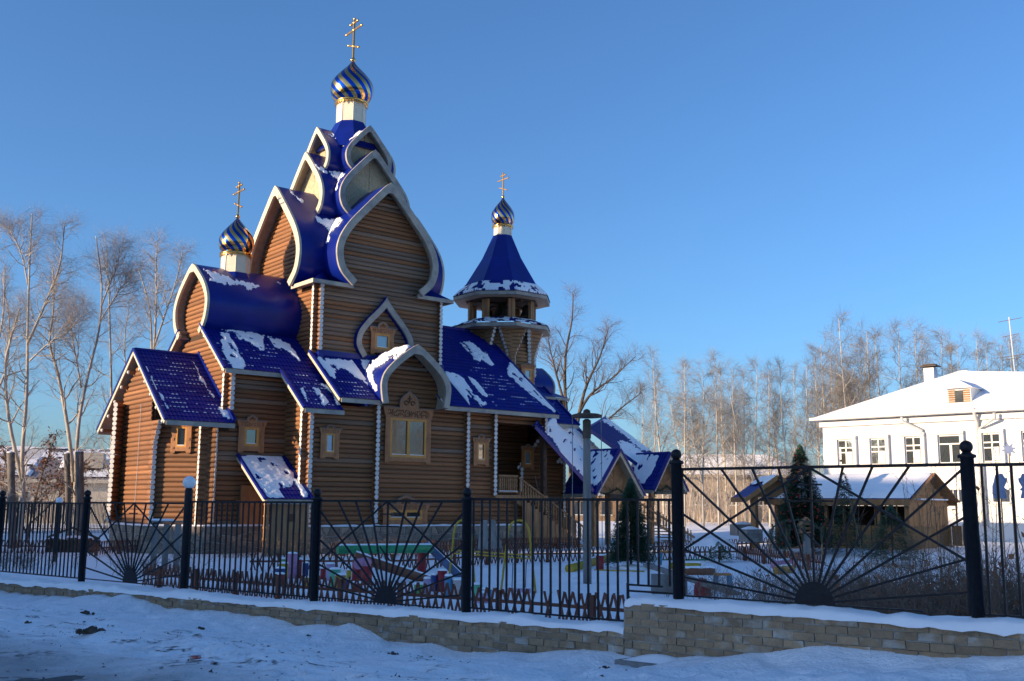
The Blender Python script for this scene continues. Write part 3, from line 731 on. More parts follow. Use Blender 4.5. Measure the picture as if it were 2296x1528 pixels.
tile_roof((1.16, -.6, 7.12), (3.35, -.6, 7.12), (1.16, 2.62, 7.12+SL*3.22), [[(707, 800), (750, 806), (826, 813), (850, 888), (839, 881), (823, 862), (798, 848), (782, 832), (764, 827), (754, 834), (754, 855), (737, 842), (718, 818)], [(980, 838), (1010, 838), (1004, 908), (985, 905)]],
          [(740, 855), (800, 860), (850, 900), (765, 893)], (1, 1, 0), seed=4)
tile_roof((8.7, -.6, 7.12), (14.63, -.6, 7.12), (8.7, VC, 12.52), [[(984, 835), (1014, 837), (1040, 852), (1056, 876), (1096, 912), (1079, 912), (1045, 886), (1052, 909), (1003, 906), (996, 878)], [(1046, 845), (1061, 848), (1074, 863), (1096, 890), (1087, 893), (1058, 863)], [(1028, 768), (1057, 769), (1092, 797), (1109, 822), (1095, 819), (1081, 809), (1072, 817)], [(1134, 829), (1147, 808), (1179, 848), (1208, 869), (1256, 925), (1244, 925), (1221, 911), (1189, 886), (1150, 852), (1137, 841)]],
          [(1000, 812), (1100, 828), (1215, 908), (1110, 912), (1050, 845)], (1, 0, 1), seed=5, ridge=True)
tile_roof((14.63, 13.2, 7.12), (8.7, 13.2, 7.12), (14.63, VC, 12.52), fascia=(1, 1, 0))
tile_roof((8.7, 13.2, 7.12), (-.68, 13.2, 7.12), (8.7, 9.9, 7.12+SL*3.3), fascia=(1, 0, 1))
q = MB(); q.extr([(14.3, .5, 6.9), (14.3, 12.1, 6.9), (14.3, VC, 12.2)], (.1, 0, 0)); q.build('gable_wall', 'log_pale', CH)
# flashings at the foot of the cube
q = MB(); q.bar((UC-CB-.05, VC-CB-.30, 9.55), (UC+CB+.15, VC-CB-.30, 9.55), .1, .36); q.build('flashing', 'blue_sheet', CH)
for s in (-1, 1): q = MB(); q.box((UC+s*CB, VC-CB-.44, 9.42), (.27, .26, .36)); q.build('corner_flashing', 'blue_sheet', CH)
# ---- barrels
br = barrel('u', VC, -3.52, 1.75, HB, .27, (1, 0), trim='trim_lit', lin=.55)
sf, L_ = surf_barrel('u', VC, HB, -1)
snow_on(br, sf, (0, -.6, .8), -3.5, 1.6, 0, L_, [[(455, 604), (480, 610), (511, 622), (550, 634), (584, 642), (578, 647), (557, 650), (543, 641), (505, 640), (475, 632)], [(612, 630), (622, 632), (630, 640), (624, 640)]], seed=7, th=.02)
b1 = barrel('u', VC, UC-A1, UC+A1, HT1, .36, trim='trim_lit'); b2 = barrel('v', UC, VC-A1, VC+A1, HT1, .36)
VAL = [[(706, 486), (735, 494), (764, 490), (770, 494), (752, 515), (738, 530), (732, 510), (713, 499)], [(735, 525), (741, 525), (735, 545), (731, 545)]]
for b_, ax_, c_ in ((b1, 'u', VC), (b2, 'v', UC)):
    sf, L_ = surf_barrel(ax_, c_, HT1, -1); k0 = (UC if ax_ == 'u' else VC)
    snow_on(b_, sf, (-.2, -.5, .8), k0-A1, k0-1.5, 2., L_, VAL+[[(655, 435), (664, 440), (682, 453), (676, 455)], [(645, 428), (660, 431), (655, 437)]], seed=9, th=.05)
HT2 = half(OG1, 2.06, 17.2, 21.1); HT3 = half(OG1, 1.42, 19.95, 22.66)
for h, a_, sc in ((HT2, 2.70, 1), (HT3, 2.08, .8)):
    for ax_, c_, k0 in (('u', VC, UC), ('v', UC, VC)):
        bb = barrel(ax_, c_, k0-a_, k0+a_, h, .30*sc, lin=.5, trim='trim_lit' if ax_ == 'u' else 'trim', name='barrel_roof')
        hi = inset(h, .08)
        for s in (-1, 1):                    # boarded gable, boards laid in chevrons
            zs_ = np.arange(h[0][1]+.05, hi[-1][1]-.02, .035 if s < 0 else .2); q = MB(); nx_ = 121 if s < 0 else 9
            def fn(i, j):
                z = zs_[j]; w_ = width_at(hi, z); x = w_*(2*i/(nx_-1)-1); g_ = ((z+abs(x)*1.1)/.13) % 1; d = (.018 if g_ < .16 else 0)+(.03 if abs(x) < .02 else 0)
                return pt(ax_, c_, k0+s*(a_-.55-d), x, z)
            q.sheet(nx_, len(zs_), fn); q.build('boarded_gable', 'plank_cream', bb)
        sf, L_ = surf_barrel(ax_, c_, h, -1)
        pol = [[(735, 385), (748, 385), (773, 390), (765, 400), (757, 408), (745, 398)], [(700, 366), (712, 372), (735, 388), (728, 392), (712, 380)], [(757, 410), (762, 402), (755, 430), (751, 430)]] if h is HT2 else [[(728, 298), (750, 305), (757, 300), (773, 312), (800, 300), (815, 293), (806, 304), (780, 318), (769, 330), (757, 318), (745, 308)]]
        snow_on(bb, sf, (-.2, -.5, .8), k0-a_, k0-.6, .8, L_, pol, res=.05, seed=11, th=.045)
# corner skirts between the big barrels
for su in (-1, 1):
    for sv_ in (-1, 1):
        E_ = (UC+su*4.22, VC+sv_*4.22, 13.16); F1 = (UC+su*4.22, VC+sv_*1.95, 13.16); F2 = (UC+su*1.95, VC+sv_*4.22, 13.16); T_ = (UC+su*2.75, VC+sv_*2.75, 14.15); G1 = (UC+su*2.6, VC+sv_*2.0, 13.5); G2 = (UC+su*2.0, VC+sv_*2.6, 13.5)
        q = MB(); q.add([E_, F1, T_, F2, G1, G2], [(0, 1, 4, 2), (0, 2, 5, 3)]); sk = q.build('skirt_roof', 'blue_sheet', CH)
        q = MB(); q.extr([(E_[0], E_[1], 13.13), (F1[0], F1[1], 13.13), (UC+su*3.4, F1[1], 13.13), (UC+su*3.4, VC+sv_*3.4, 13.13), (F2[0], VC+sv_*3.4, 13.13), (F2[0], F2[1], 13.13)], (0, 0, -.05)); q.build('soffit', 'soffit', sk)
        for F_ in (F1, F2):
            d = np.array(E_)-np.array(F_); d /= np.linalg.norm(d); q = MB(); q.bar(np.array(F_)-(0, 0, .07), np.array(E_)+d*.03-(0, 0, .07), .07, .2); q.build('fascia', 'trim_lit' if F_ is F1 else 'trim', sk)
# front kokoshnik over the big window
KU = 5.2; HK = half(OG3, 2.0, 6.96, 9.98)
bk = barrel('v', KU, -.82, 3.2, HK, .3, (1, 0), lin=.9); HKi = inset(HK, .08)
log_wall((0, VW-.02), (12, VW-.02), 7.05, 9.9, rng=lambda z: (KU-width_at(HKi, z), KU+width_at(HKi, z)) if width_at(HKi, z) > .15 else None, mf=rnd_mat(.15))
sf, L_ = surf_barrel('v', KU, HK, -1)
snow_on(bk, sf, (-.5, 0, .85), -.8, 2.6, .6, L_, [[(845, 885), (829, 858), (822, 835), (835, 812), (870, 792), (905, 778), (924, 774), (915, 784), (890, 797), (860, 815), (842, 825), (836, 845), (848, 870)], [(905, 790), (922, 776), (890, 808), (880, 808)]], seed=13, th=.09, res=.05)
# ogee surround of the upper window
HW = half(OGW, 1.72, 9.55, 12.85)
a_ = on_v(860, 668, 2.4); cu = (on_v(797, 760, 2.45)[0]+on_v(921, 776, 2.45)[0])/2
q = MB(); fo_, fi_ = full(HW), full(inset(HW, .3)); q.band([(cu+x, 2.22, z) for x, z in fo_], [(cu+x, 2.22, z) for x, z in fi_], (0, .1, 0)); og = q.build('ogee_surround', 'trim', CH)
fo2 = full(inset(HW, -.02)); q = MB(); q.band([(cu+x, 2.24, z) for x, z in fo2], [(cu+x, 2.24, z) for x, z in full(inset(HW, .06))], (0, .42, 0)); q.build('ogee_hood', 'blue_sheet', og)
q = MB(); q.band([(cu+x, 2.33, z) for x, z in full(inset(HW, .27))], [(cu+x, 2.33, z) for x, z in full(inset(HW, .33))], (0, .3, 0)); q.build('ogee_reveal', 'blue_sheet', og)
# ---- domes
DPROF = spline([(.76, 0), (.93, .12), (1, .29), (.95, .46), (.70, .64), (.46, .77), (.25, .88), (.12, .96), (.08, 1)], 4)
def cupola(u, v, zd0, zd1, rd, rm, zt, zc, ns=12, twist=-1.9, scale=1.):
    q = MB(); q.lathe([(rd, zd0), (rd, zd1)], 8, (u, v, 0), math.pi/8); dr = q.build('drum', 'cream', CH)
    q = MB()
    for k in range(8): a = math.pi/8+k*math.pi/4; q.bar((u+rd*math.cos(a), v+rd*math.sin(a), zd0), (u+rd*math.cos(a), v+rd*math.sin(a), zd1-.02), .035, .035)
    q.build('corner_bead', 'cream', dr)
    H_ = zt-zd1
    q = MB(); q.lathe([(rd*.98, zd1-.12*scale), (rd*1.13, zd1-.10*scale), (rd*1.18, zd1-.02*scale), (rd*1.16, zd1+.04*scale), (rd*1.0, zd1+.09*scale)], 32, (u, v, 0)); cl = q.build('collar', 'gold', CH, True)
    q = MB()
    for k in range(36):                     # hanging lace of the collar
        a = k/36*2*math.pi; rr = rd*1.165; p = (u+rr*math.cos(a), v+rr*math.sin(a)); w_ = rd*.085; d_ = (-math.sin(a)*w_, math.cos(a)*w_)
        lo = zd1-(.26 if k % 3 == 0 else .19)*scale
        q.add([(p[0]-d_[0], p[1]-d_[1], zd1-.09*scale), (p[0]+d_[0], p[1]+d_[1], zd1-.09*scale), (p[0], p[1], lo)], [(0, 1, 2)])
    q.build('lace', 'gold_old', cl, False, False)
    dm = MB(); dm.lathe([(p[0]*rm*.97, zd1+.05*scale+p[1]*(H_-.05*scale)) for p in DPROF], 24, (u, v, 0)); dome = dm.build('dome', 'gold_old', CH, True)
    for s in range(2*ns):
        q = MB(); nseg = 3
        def fn(i, j):
            p = DPROF[j]; h_ = p[1]; a = (s+i/nseg)*math.pi/ns+twist*(h_-.2)
            return (u+p[0]*rm*math.cos(a), v+p[0]*rm*math.sin(a), zd1+.05*scale+h_*(H_-.05*scale))
        q.sheet(nseg+1, len(DPROF), fn); q.build('stripe', 'gold' if s % 2 else 'blue_metal', dome, True)
    q = MB(); q.ball((u, v, zt+.10*scale), .15*scale, 16, 10); q.build('finial_ball', 'gold', CH, True)
    cr_ = MB(); zb = zt+.2*scale; hc = zc-zb; t_ = .085*scale
    cr_.bar((u, v, zb), (u, v, zc-.05*scale), t_*1.1, t_*1.1)
    for zf_, hw, sl in ((.88, .17, 0), (.70, .36, 0), (.30, .24, .42)):
        z_ = zb+hc*zf_; w_ = hw*hc*.46/.46*.95
        cr_.bar((u, v-w_, z_-sl*w_), (u, v+w_, z_+sl*w_), t_, t_)
        for s in (-1, 1): cr_.ball((u, v+s*w_, z_+s*sl*w_), t_*.85, 8, 6)
        cr_.ball((u, v, z_), t_*1.1, 8, 6)
    cr_.ball((u, v, zc-.05*scale), t_*.85, 8, 6)
    cr_.build('cross', 'gold_old', CH)
q = MB(); q.lathe([(1.9, 21.5), (1.15, 22.75), (.86, 23.3)], 8, (UC, VC, 0), math.pi/8); q.build('drum_base', 'blue_sheet', CH)
cupola(UC, VC, 23.28, 24.55, .81, 1.2, 27.05, 29.7)
cupola(-1.3, VC, 13.3, 14.78, .70, .88, 16.72, 18.65, scale=.78)
q = MB(); q.lathe([(1.25, 12.9), (.78, 13.75)], 8, (-1.3, VC, 0), math.pi/8); q.build('drum_base', 'blue_sheet', CH)
# ---- bell tower
TU, TV = 16.1, VC
cupola(TU, TV, 18.6, 19.36, .56, .73, 21.2, 22.85, scale=.66)
oc = lambda r, z, ph=math.pi/8: [(TU+r*math.cos(ph+k*math.pi/4), TV+r*math.sin(ph+k*math.pi/4), z) for k in range(8)]
q = MB(); q.lathe([(2.35, 15.45), (1.3, 17.2), (.62, 18.72)], 8, (TU, TV, 0), math.pi/8); tr = q.build('tent_roof', 'blue_sheet', CH)
def oct_tiles(r0, z0_, r1, z1_, name, parent, sn=True):
    q = MB(); sn_ = MB()
    for k in range(8):
        a0, a1 = math.pi/8+k*math.pi/4, math.pi/8+(k+1)*math.pi/4
        p = [np.array([TU+r*math.cos(a), TV+r*math.sin(a), z]) for r, z in ((r0, z0_), (r1, z1_)) for a in (a0, a1)]
        n = np.cross(p[1]-p[0], p[2]-p[0]); n /= np.linalg.norm(n); n = n if n[2] > 0 else -n
        nc = max(8, int(np.linalg.norm(p[1]-p[0])/TW)*4); wv = (0, .014, .022, .014)
        f = lambda i, j: (p[0]*(1-i/nc)+p[1]*(i/nc))*(1-j/4)+(p[2]*(1-i/nc)+p[3]*(i/nc))*(j/4)+n*(wv[i % 4]+(.02 if j % 2 == 0 else 0))
        q.sheet(nc+1, 5, f)
        if sn and k in (3, 4, 5, 6, 7):
            sn_.sheet(25, 9, lambda i, j: (p[0]*(1-i/24)+p[1]*(i/24))*(1-j/8)+(p[2]*(1-i/24)+p[3]*(i/24))*(j/8)+n*(.075 if 0 < i < 24 and 0 < j < 8 else .01), lambda i, j: float(fbm(i*.28+k*7, j*.35, 5))+.12*(k == 6)+(.1 if parent is None else .04) > .50+.05*(j > 5))
    o = q.build(name, 'blue_tile', CH)
    if sn_.f: kind(sn_.build('snow', 'snow', o, True), 'stuff')
    return o
sk = oct_tiles(3.10, 14.72, 2.28, 15.5, 'skirt_roof', None)
q = MB(); q.lathe([(3.08, 14.50), (3.08, 14.70)], 8, (TU, TV, 0), math.pi/8); q.build('fascia', 'trim', sk)
q = MB(); q.lathe([(3.0, 14.48), (2.1, 14.60)], 8, (TU, TV, 0), math.pi/8); q.build('soffit', 'soffit', sk)
sk2 = oct_tiles(3.12, 12.86, 2.0, 13.30, 'skirt_roof', CH)
q = MB(); q.lathe([(3.10, 12.62), (3.10, 12.84)], 8, (TU, TV, 0), math.pi/8); q.build('fascia', 'trim', sk2)
q = MB(); q.lathe([(3.02, 12.60), (1.9, 12.66)], 8, (TU, TV, 0), math.pi/8); q.build('soffit', 'soffit', sk2)
for k in range(8):
    a = math.pi/8+k*math.pi/4
    for da in (-.055, .055):
        q = MB(); q.box((TU+2.02*math.cos(a+da), TV+2.02*math.sin(a+da), 13.95), (.19, .19, 1.4), a); q.build('belfry_post', 'raw_wood', CH)
q = MB(); q.box((TU, TV, 14.45), (.24, 3.9, .24)); q.box((TU, TV, 14.45), (3.9, .24, .24)); q.build('bell_beam', 'dark_wood', CH)
MB().lathe([(2.3, 14.42), (2.3, 14.5)], 8, (TU, TV, 0), math.pi/8).build('belfry_shade_disc', 'dark_wood', CH)  # added dark disc, stands in for the shade inside the belfry
# octagonal log body, flaring at the top
tb = MB(); te = MB(); RB = 1.95
for z in rows(7.0, 12.62):
    fl = max(0, z-11.0)*.42; r = RB
    for k in range(8):
        a0, a1 = math.pi/8+k*math.pi/4, math.pi/8+(k+1)*math.pi/4
        p0 = np.array([TU+r*math.cos(a0), TV+r*math.sin(a0)]); p1 = np.array([TU+r*math.cos(a1), TV+r*math.sin(a1)]); d = (p1-p0)/np.linalg.norm(p1-p0); e = .26+fl
        zz = z+(LP/2 if k % 2 else 0)
        tb.tube([(*(p0-d*e), zz), (*(p1+d*e), zz)], LR, 10)
        for p, s in ((p0-d*e, -1), (p1+d*e, 1)): te.tube([(*p, zz), (*(p+s*d*.02), zz)], .112, 10)
tw = tb.build('log_tower', 'log_pale', CH, True); kind(tw, 'stuff')
kind(te.build('log_ends', 'white_end', tw), 'stuff')
q = MB(); q.lathe([(RB-.08, 5), (RB-.08, 12.6)], 8, (TU, TV, 0), math.pi/8); q.build('tower_core', 'wall_core', CH)
# narthex roof and the small barrel over the west front
tile_roof((14.6, 1.9, 6.9), (18.4, 1.9, 6.9), (14.6, 6.3, 10.35), fascia=(1, 0, 1)); tile_roof((18.4, 10.7, 6.9), (14.6, 10.7, 6.9), (18.4, 6.3, 10.35), fascia=(1, 1, 0))
HN = half(OG3, 1.25, 8.9, 10.75); barrel('u', 6.3, 17.5, 19.3, HN, .25, (0, 1))
q = MB(); q.extr([(17.4, 3.9, 8.55), (19.5, 3.9, 8.55), (19.5, 8.7, 8.55), (17.4, 8.7, 8.55)], (0, 0, .14)); q.build('fascia', 'trim', CH)
q = MB(); q.add([(17.4, 3.9, 8.7), (19.5, 3.9, 8.7), (19.0, 4.7, 9.05), (17.4, 4.7, 9.05)], [(0, 1, 2, 3)]); q.build('skirt_roof', 'blue_sheet', CH)
q = MB(); q.box((19.2, 4.2, 4.4), (.24, .24, 8.3)); q.box((19.2, 8.4, 4.4), (.24, .24, 8.3)); q.build('west_post', 'raw_wood', CH)
# bells
BELL = [(.02, .98), (.16, .97), (.26, .90), (.32, .72), (.36, .5), (.44, .25), (.56, .08), (.62, 0), (.55, 0), (.4, .2), (.3, .6), (.02, .8)]
for k, (du, dv, zb, s, lb) in enumerate([(0, 0, 13.55, 1.15, 'largest dark bronze bell hanging at the centre of the belfry'), (.9, -1.25, 13.55, .78, 'dark bronze bell hanging in the right opening of the belfry'), (-.55, -1.15, 13.42, .66, 'dark bronze bell hanging in the middle opening of the belfry'), (-.2, .9, 13.8, .36, 'small dark bronze bell near the back of the belfry')]):
    q = MB(); q.lathe([(r*s, h*s) for r, h in BELL], 20); q.bar((0, 0, .95*s), (0, 0, 14.4-zb), .04)
    P = wld(TU+du, TV+dv, zb); o = q.build('church_bell', 'bell_metal', None, True, True, P); tag(o, lb, 'bell', 'bells in the belfry')
# ---- windows
CROWN = [(.5, 0), (.5, .30), (.44, .52), (.30, .72), (.13, .88), (0, 1)]
def window(c, z0_, z1_, w_, org, ang=0, crown=.5, sash=1, glassm='glass', header=.3, sb=.16, deep=.02):
    """casing w_ wide from z0_ to z1_ (crown above), centre c along x; local -y is outwards"""
    H_ = z1_-z0_; q = MB(); y = -.06
    for s in (-1, 1):
        q.box((s*(w_/2-sb/2), y, H_*.5-.03), (sb, .07, H_+.02))
        for k in range(3): q.box((s*(w_/2-sb/2)+(k-1)*sb*.3, y, -.06), (sb*.2, .06, .1-.03*abs(k-1)))
        q.box((s*(w_/2-sb/2), y-.045, H_*.45), (sb*.45, .03, .12)); q.box((s*(w_/2-sb/2), y-.045, H_*.12), (sb*.45, .03, .09))
    q.box((0, y, sb*.4), (w_-2*sb, .06, sb*.8))
    q.extr([(-w_/2, y-.05, H_-header), (w_/2, y-.05, H_-header), (w_/2+.1*w_**.5, y-.05, H_), (-w_/2-.1*w_**.5, y-.05, H_)], (0, .1, 0))
    cw = w_*.42 if crown else 0
    wi = q.build('window', 'casing', CH, False, True, (org[0], org[1], z0_), (0, 0, ang))
    if crown:
        pr = [(x*cw, H_+zz*crown) for x, zz in spline(CROWN, 4)]; fpts = [(-x, y-.045, z) for x, z in pr]+[(x, y-.045, z) for x, z in pr[::-1][1:]]
        k = MB(); k.extr(fpts, (0, .07, 0)); cr_ = k.build('crown', 'casing', wi)
        k = MB(); ro = [(-x, z) for x, z in pr]+[(x, z) for x, z in pr[::-1][1:]]
        k.tube([(x, y-.05, z+.012) for x, z in ro], .022, 5); k.bar((-w_/2-.1*w_**.5, y-.06, H_+.015), (-cw/2, y-.06, H_+.015), .12, .03); k.bar((cw/2, y-.06, H_+.015), (w_/2+.1*w_**.5, y-.06, H_+.015), .12, .03)
        k.build('cornice_edge', 'grey_wood', wi)
    k = MB(); rg = random.Random(int(w_*100)); nn_ = max(5, int(w_/.13)); rr = header*.17     # pierced scrolls
    for i in range(nn_):
        x = (i+.5)/nn_*w_*.92-w_*.46
        for zz, f in ((H_-header*.32, 1), (H_-header*.68, -1)):
            a0 = rg.uniform(0, 6); k.tube([(x+rr*(1-t*.09)*math.cos(a0+t*.75*f), y-.056, zz+rr*(1-t*.09)*math.sin(a0+t*.75*f)) for t in range(6)], rr*.23, 5)
    if crown:
        for s in (-1, 1):
            k.tube([(s*cw*.17+cw*.12*(1-t*.07)*math.cos(s*t*.8), y-.052, H_+crown*.3+cw*.12*(1-t*.07)*math.sin(t*.8)) for t in range(8)], cw*.03, 5)
        k.tube([(0, y-.052, H_+crown*.35), (0, y-.052, H_+crown*.75)], cw*.035, 5); k.tube([(-cw*.1, y-.052, H_+crown*.58), (cw*.1, y-.052, H_+crown*.58)], cw*.03, 5)
    k.build('carving', 'carving', wi)
    ow = w_-2*sb; oh = H_-header-sb*.8; zc = sb*.8+oh/2; fr = min(.115, ow*.16); k = MB()
    for s in (-1, 1): k.box((s*(ow/2-fr/2), -.045, zc), (fr, .09, oh))
    for s in (-1, 1): k.box((0, -.045, zc+s*(oh/2-fr/2)), (ow-2*fr, .09, fr))
    if sash == 2: k.box((0, -.047, zc), (fr*1.3, .10, oh-2*fr))
    k.build('frame', 'frame_wood', wi)
    pw = (ow-2*fr) if sash == 1 else (ow-3.3*fr)/2
    for s in ((0,) if sash == 1 else (-1, 1)):
        k = MB(); k.box((s*(pw/2+fr*.65), -.015, zc), (pw, .012, oh-2*fr)); k.build('pane', glassm, wi)
        k = MB(); k.box((s*(pw/2+fr*.65), -.062, zc-oh/2+fr+.012), (pw*.98, .05, .028)); kind(k.build('sill_snow', 'snow', wi), 'stuff')
    return wi
def win_px(x0, x1, y0, y1, v, **kw):
    a, b = on_v(x0, (y0+y1)/2, v), on_v(x1, (y0+y1)/2, v); xm = (x0+x1)/2; t_, b_ = on_v(xm, y0, v)[1], on_v(xm, y1, v)[1]
    return window(0, b_, t_, b[0]-a[0], ((a[0]+b[0])/2, v), **kw)
win_px(717, 759, 962, 1026, VW-.12, crown=.18, header=.22, sb=.26, glassm='glass_blue')
win_px(862, 964, 917, 1036, VW-.12, crown=.85, sash=2, header=.5, sb=.27, glassm='glass')
win_px(1060, 1094, 984, 1042, VW-.12, crown=.2, header=.22, sb=.24)
win_px(857, 956, 1131, 1177, VW-.12, crown=.42, sash=2, header=.28, sb=.3, glassm='glass_dark')
win_px(533, 591, 945, 1012, 2.38, crown=.26, header=.28, sb=.28)
win_px(531, 576, 1122, 1172, 2.38, crown=0, header=.2, sb=.22, glassm='glass_dark')
win_px(830, 881, 737, 793, 2.40, crown=.32, header=.28, sb=.24, glassm='glass_sky')
win_px(1167, 1196, 820, 858, TV-1.98, crown=.12, header=.2, sb=.2, glassm='glass_sky')
win_px(1168, 1195, 1003, 1050, 2.43, crown=.15, header=.2, sb=.2, glassm='glass_sky')
window(0, 4.55, 5.75, .95, (-4.74+.05-.09, 3.30-.09+.06), -math.pi/4, crown=0, header=.1, sb=.22)
# ---- porch, stair and canopies at the west end
q = MB(); q.box((12.55, 1.9, 2.70), (3.6, 3.9, .16)); q.build('porch_floor', 'raw_wood', CH)
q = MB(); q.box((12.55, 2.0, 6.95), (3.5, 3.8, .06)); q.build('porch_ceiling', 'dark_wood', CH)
BALP = [(.045, 0), (.05, .06), (.03, .12), (.055, .30), (.035, .50), (.055, .62), (.028, .72), (.05, .80)]
bm_ = MB(); bm_.lathe(BALP, 8); BALM = bm_.mesh('baluster', 'raw_wood'); fixn(BALM)
rail = MB().bar((10.95, -.02, 3.78), (12.25, -.02, 3.78), .09, .08).bar((10.95, -.02, 2.93), (12.25, -.02, 2.93), .1, .06).build('railing', 'raw_wood', CH)
for k in range(9): obj('baluster', BALM, rail, (11.05+k*.14, -.02, 2.95))
kind(MB().box((11.6, -.03, 2.985), (1.25, .12, .03)).build('rail_snow', 'snow', rail), 'stuff')
S0, S1, NST = 12.3, 17.0, 15
stp = MB()
for k in range(NST):
    z = 2.72-(k+1)*.175; u = S0+k*(S1-S0)/NST
    st = MB().box((u+.17, .9, z), (.34, 1.9, .05)).build('step', 'raw_wood', CH)
    kind(MB().sheet(6, 4, lambda i, j: (u+.03+i*.055, .0+j*.6, z+.03+(.03 if 0 < i < 5 and 0 < j < 3 else 0))).build('step_snow', 'snow', st, True), 'stuff')
for v_ in (-.06, 1.86):
    sg = MB(); sg.extr([(S0-.1, v_, 2.72), (S0-.1, v_, 2.35), (S1-.1, v_, -.25), (S1+.2, v_, -.05)], (0, .07, 0)); sg.build('stringer', 'raw_wood', CH)
    hr = MB().bar((S0, v_, 3.70), (S1, v_, 3.70-NST*.175), .09, .08).build('handrail', 'raw_wood', CH)
    for k in range(26):
        f = (k+.5)/26; obj('baluster', BALM, hr, (S0+f*(S1-S0), v_, 2.85-f*NST*.175))
fence_planks = MB()
for k in range(14): MB().box((12.6+k*.29, -.16, .6+(2.2-k*.155)/2-.3), (.26, .03, max(.3, 2.3-k*.165))).build('plank', 'raw_wood', CH)
def post(u, v, z0_, z1_, w_=.22, m='raw_wood', name='porch_post'):
    q = MB(); q.box((u, v, (z0_+z1_)/2), (w_, w_, z1_-z0_))
    for k in range(int((z1_-z0_)/.5)): q.box((u, v, z0_+.3+k*.5), (w_+.03, w_+.03, .08), .4)
    return q.build(name, m, CH)
post(14.25, .2, -.1, 6.4, .26, 'dark_wood')
# sloping stair roof
def slope_roof(u0, z0_, u1, z1_, v0, v1, polys, seed, name='stair_roof'):
    return tile_roof((u1, v1, z1_), (u1, v0, z1_), (u0, v1, z0_), polys, None, (1, 1, 1), name, seed)
def ridge_roof(eL, eR, T, polys, seed):
    eL, eR, T = [np.array(k, float) for k in (eL, eR, T)]; rf_ = tile_roof(eL, eR, eL+T, polys, None, (1, 1, 0), 'stair_roof', seed, edge='blue_sheet')
ridge_roof((13.2, -.32, 6.52), (17.6, -.32, 3.06), (5.65, 4.7, 2.0), [[(1215, 957), (1245, 930), (1270, 948), (1320, 990), (1345, 1003), (1400, 1012), (1335, 1040), (1340, 1085), (1322, 1090), (1290, 1050), (1268, 1040), (1255, 1010), (1235, 985)]], 21)
def cross_gable(u0, v0, w_, zt, ze, vb, seed, polys):
    L1 = tile_roof((u0-w_, v0, ze), (u0-w_, vb, ze), (u0, v0, zt), polys, None, (1, 1, 0), 'porch_gable_roof', seed, True)
    tile_roof((u0+w_, vb, ze), (u0+w_, v0, ze), (u0, vb, zt), polys, None, (1, 0, 1), 'porch_gable_roof', seed+1)
    for s in (-1, 1): MB().bar((u0+s*(w_+.02), v0-.05, ze-.05), (u0, v0-.05, zt+.0), .05, .24, (0, 1, 0)).build('barge_board', 'blue_old', L1)
    fl = (zt-ze)/w_; vg = v0+.55; tg = MB(); hw = w_*.9
    n = 14
    for s in (-1, 1):
        for k in range(n):                   # chevron boards
            zA = ze+.15+k*.17
            pts = []
            for i in range(5):
                x = hw*i/4; z = zA-.1+x*.75; pts.append((x, z))
            ok = [(x, z) for x, z in pts if z < zt-.1-x*fl and z > ze+.05]
            if len(ok) > 1: MB().bar((u0+s*ok[0][0], vg, ok[0][1]), (u0+s*(ok[-1][0]), vg, ok[-1][1]), .03, .13, (0, 0, 1)).build('board', 'raw_wood', L1)
    tg.add([(u0-hw, vg+.03, ze+.1), (u0+hw, vg+.03, ze+.1), (u0, vg+.03, zt-.12)], [(0, 1, 2)]); tg.build('gable_panel', 'raw_wood', L1)
    MB().bar((u0-hw, vg, ze+.12), (u0+hw, vg, ze+.12), .14, .16).build('tie_beam', 'raw_wood', L1)
    return L1
cross_gable(19.5, -.35, 1.95, 5.45, 2.92, 2.6, 31, [[(1330, 1012), (1370, 1010), (1376, 1035), (1350, 1075), (1330, 1100), (1310, 1090), (1312, 1030)], [(1390, 1012), (1400, 1015), (1440, 1080), (1432, 1080)]])
for u_ in (17.9, 21.1):
    for v_ in (.1, 2.3): post(u_, v_, -.1, 3.0, .24, 'raw_wood')
r0, r1 = on_v(1358, 937, 6.3), on_v(1462, 1014, 6.3)
ridge_roof((r0[0]-5.2, 2.4, r0[1]-1.15), (r1[0]-5.2, 2.4, r1[1]-1.15), (5.2, 3.9, 1.15), [[(1318, 932), (1362, 932), (1460, 1012), (1440, 1012), (1400, 978), (1372, 958), (1350, 945), (1330, 952)], [(1385, 990), (1410, 992), (1440, 1015), (1470, 1060), (1440, 1080), (1400, 1025)]], 41)
cross_gable(24.25, .15, 1.5, 5.45, 3.22, 2.9, 51, [[(1395, 995), (1440, 1018), (1478, 1022), (1462, 1060), (1445, 1088), (1435, 1085), (1405, 1020)]])
for u_ in (22.95, 25.5): post(u_, .5, 0, 3.25, .24, 'raw_wood')
MB().bar((21.4, .3, 2.6), (26.5, .3, .4), .1, .1).build('handrail', 'raw_wood', CH)
hr = MB().bar((21.4, .3, 1.9), (26.5, .3, -.1), .1, .1).build('handrail', 'raw_wood', CH)
for k in range(18): obj('baluster', BALM, hr, (21.6+k*.27, .3, 1.85-k*.106))
for k in range(10): MB().box((22+k*.42, 1.2, 1.9-k*.19), (.42, 2, .05)).build('step', 'raw_wood', CH)
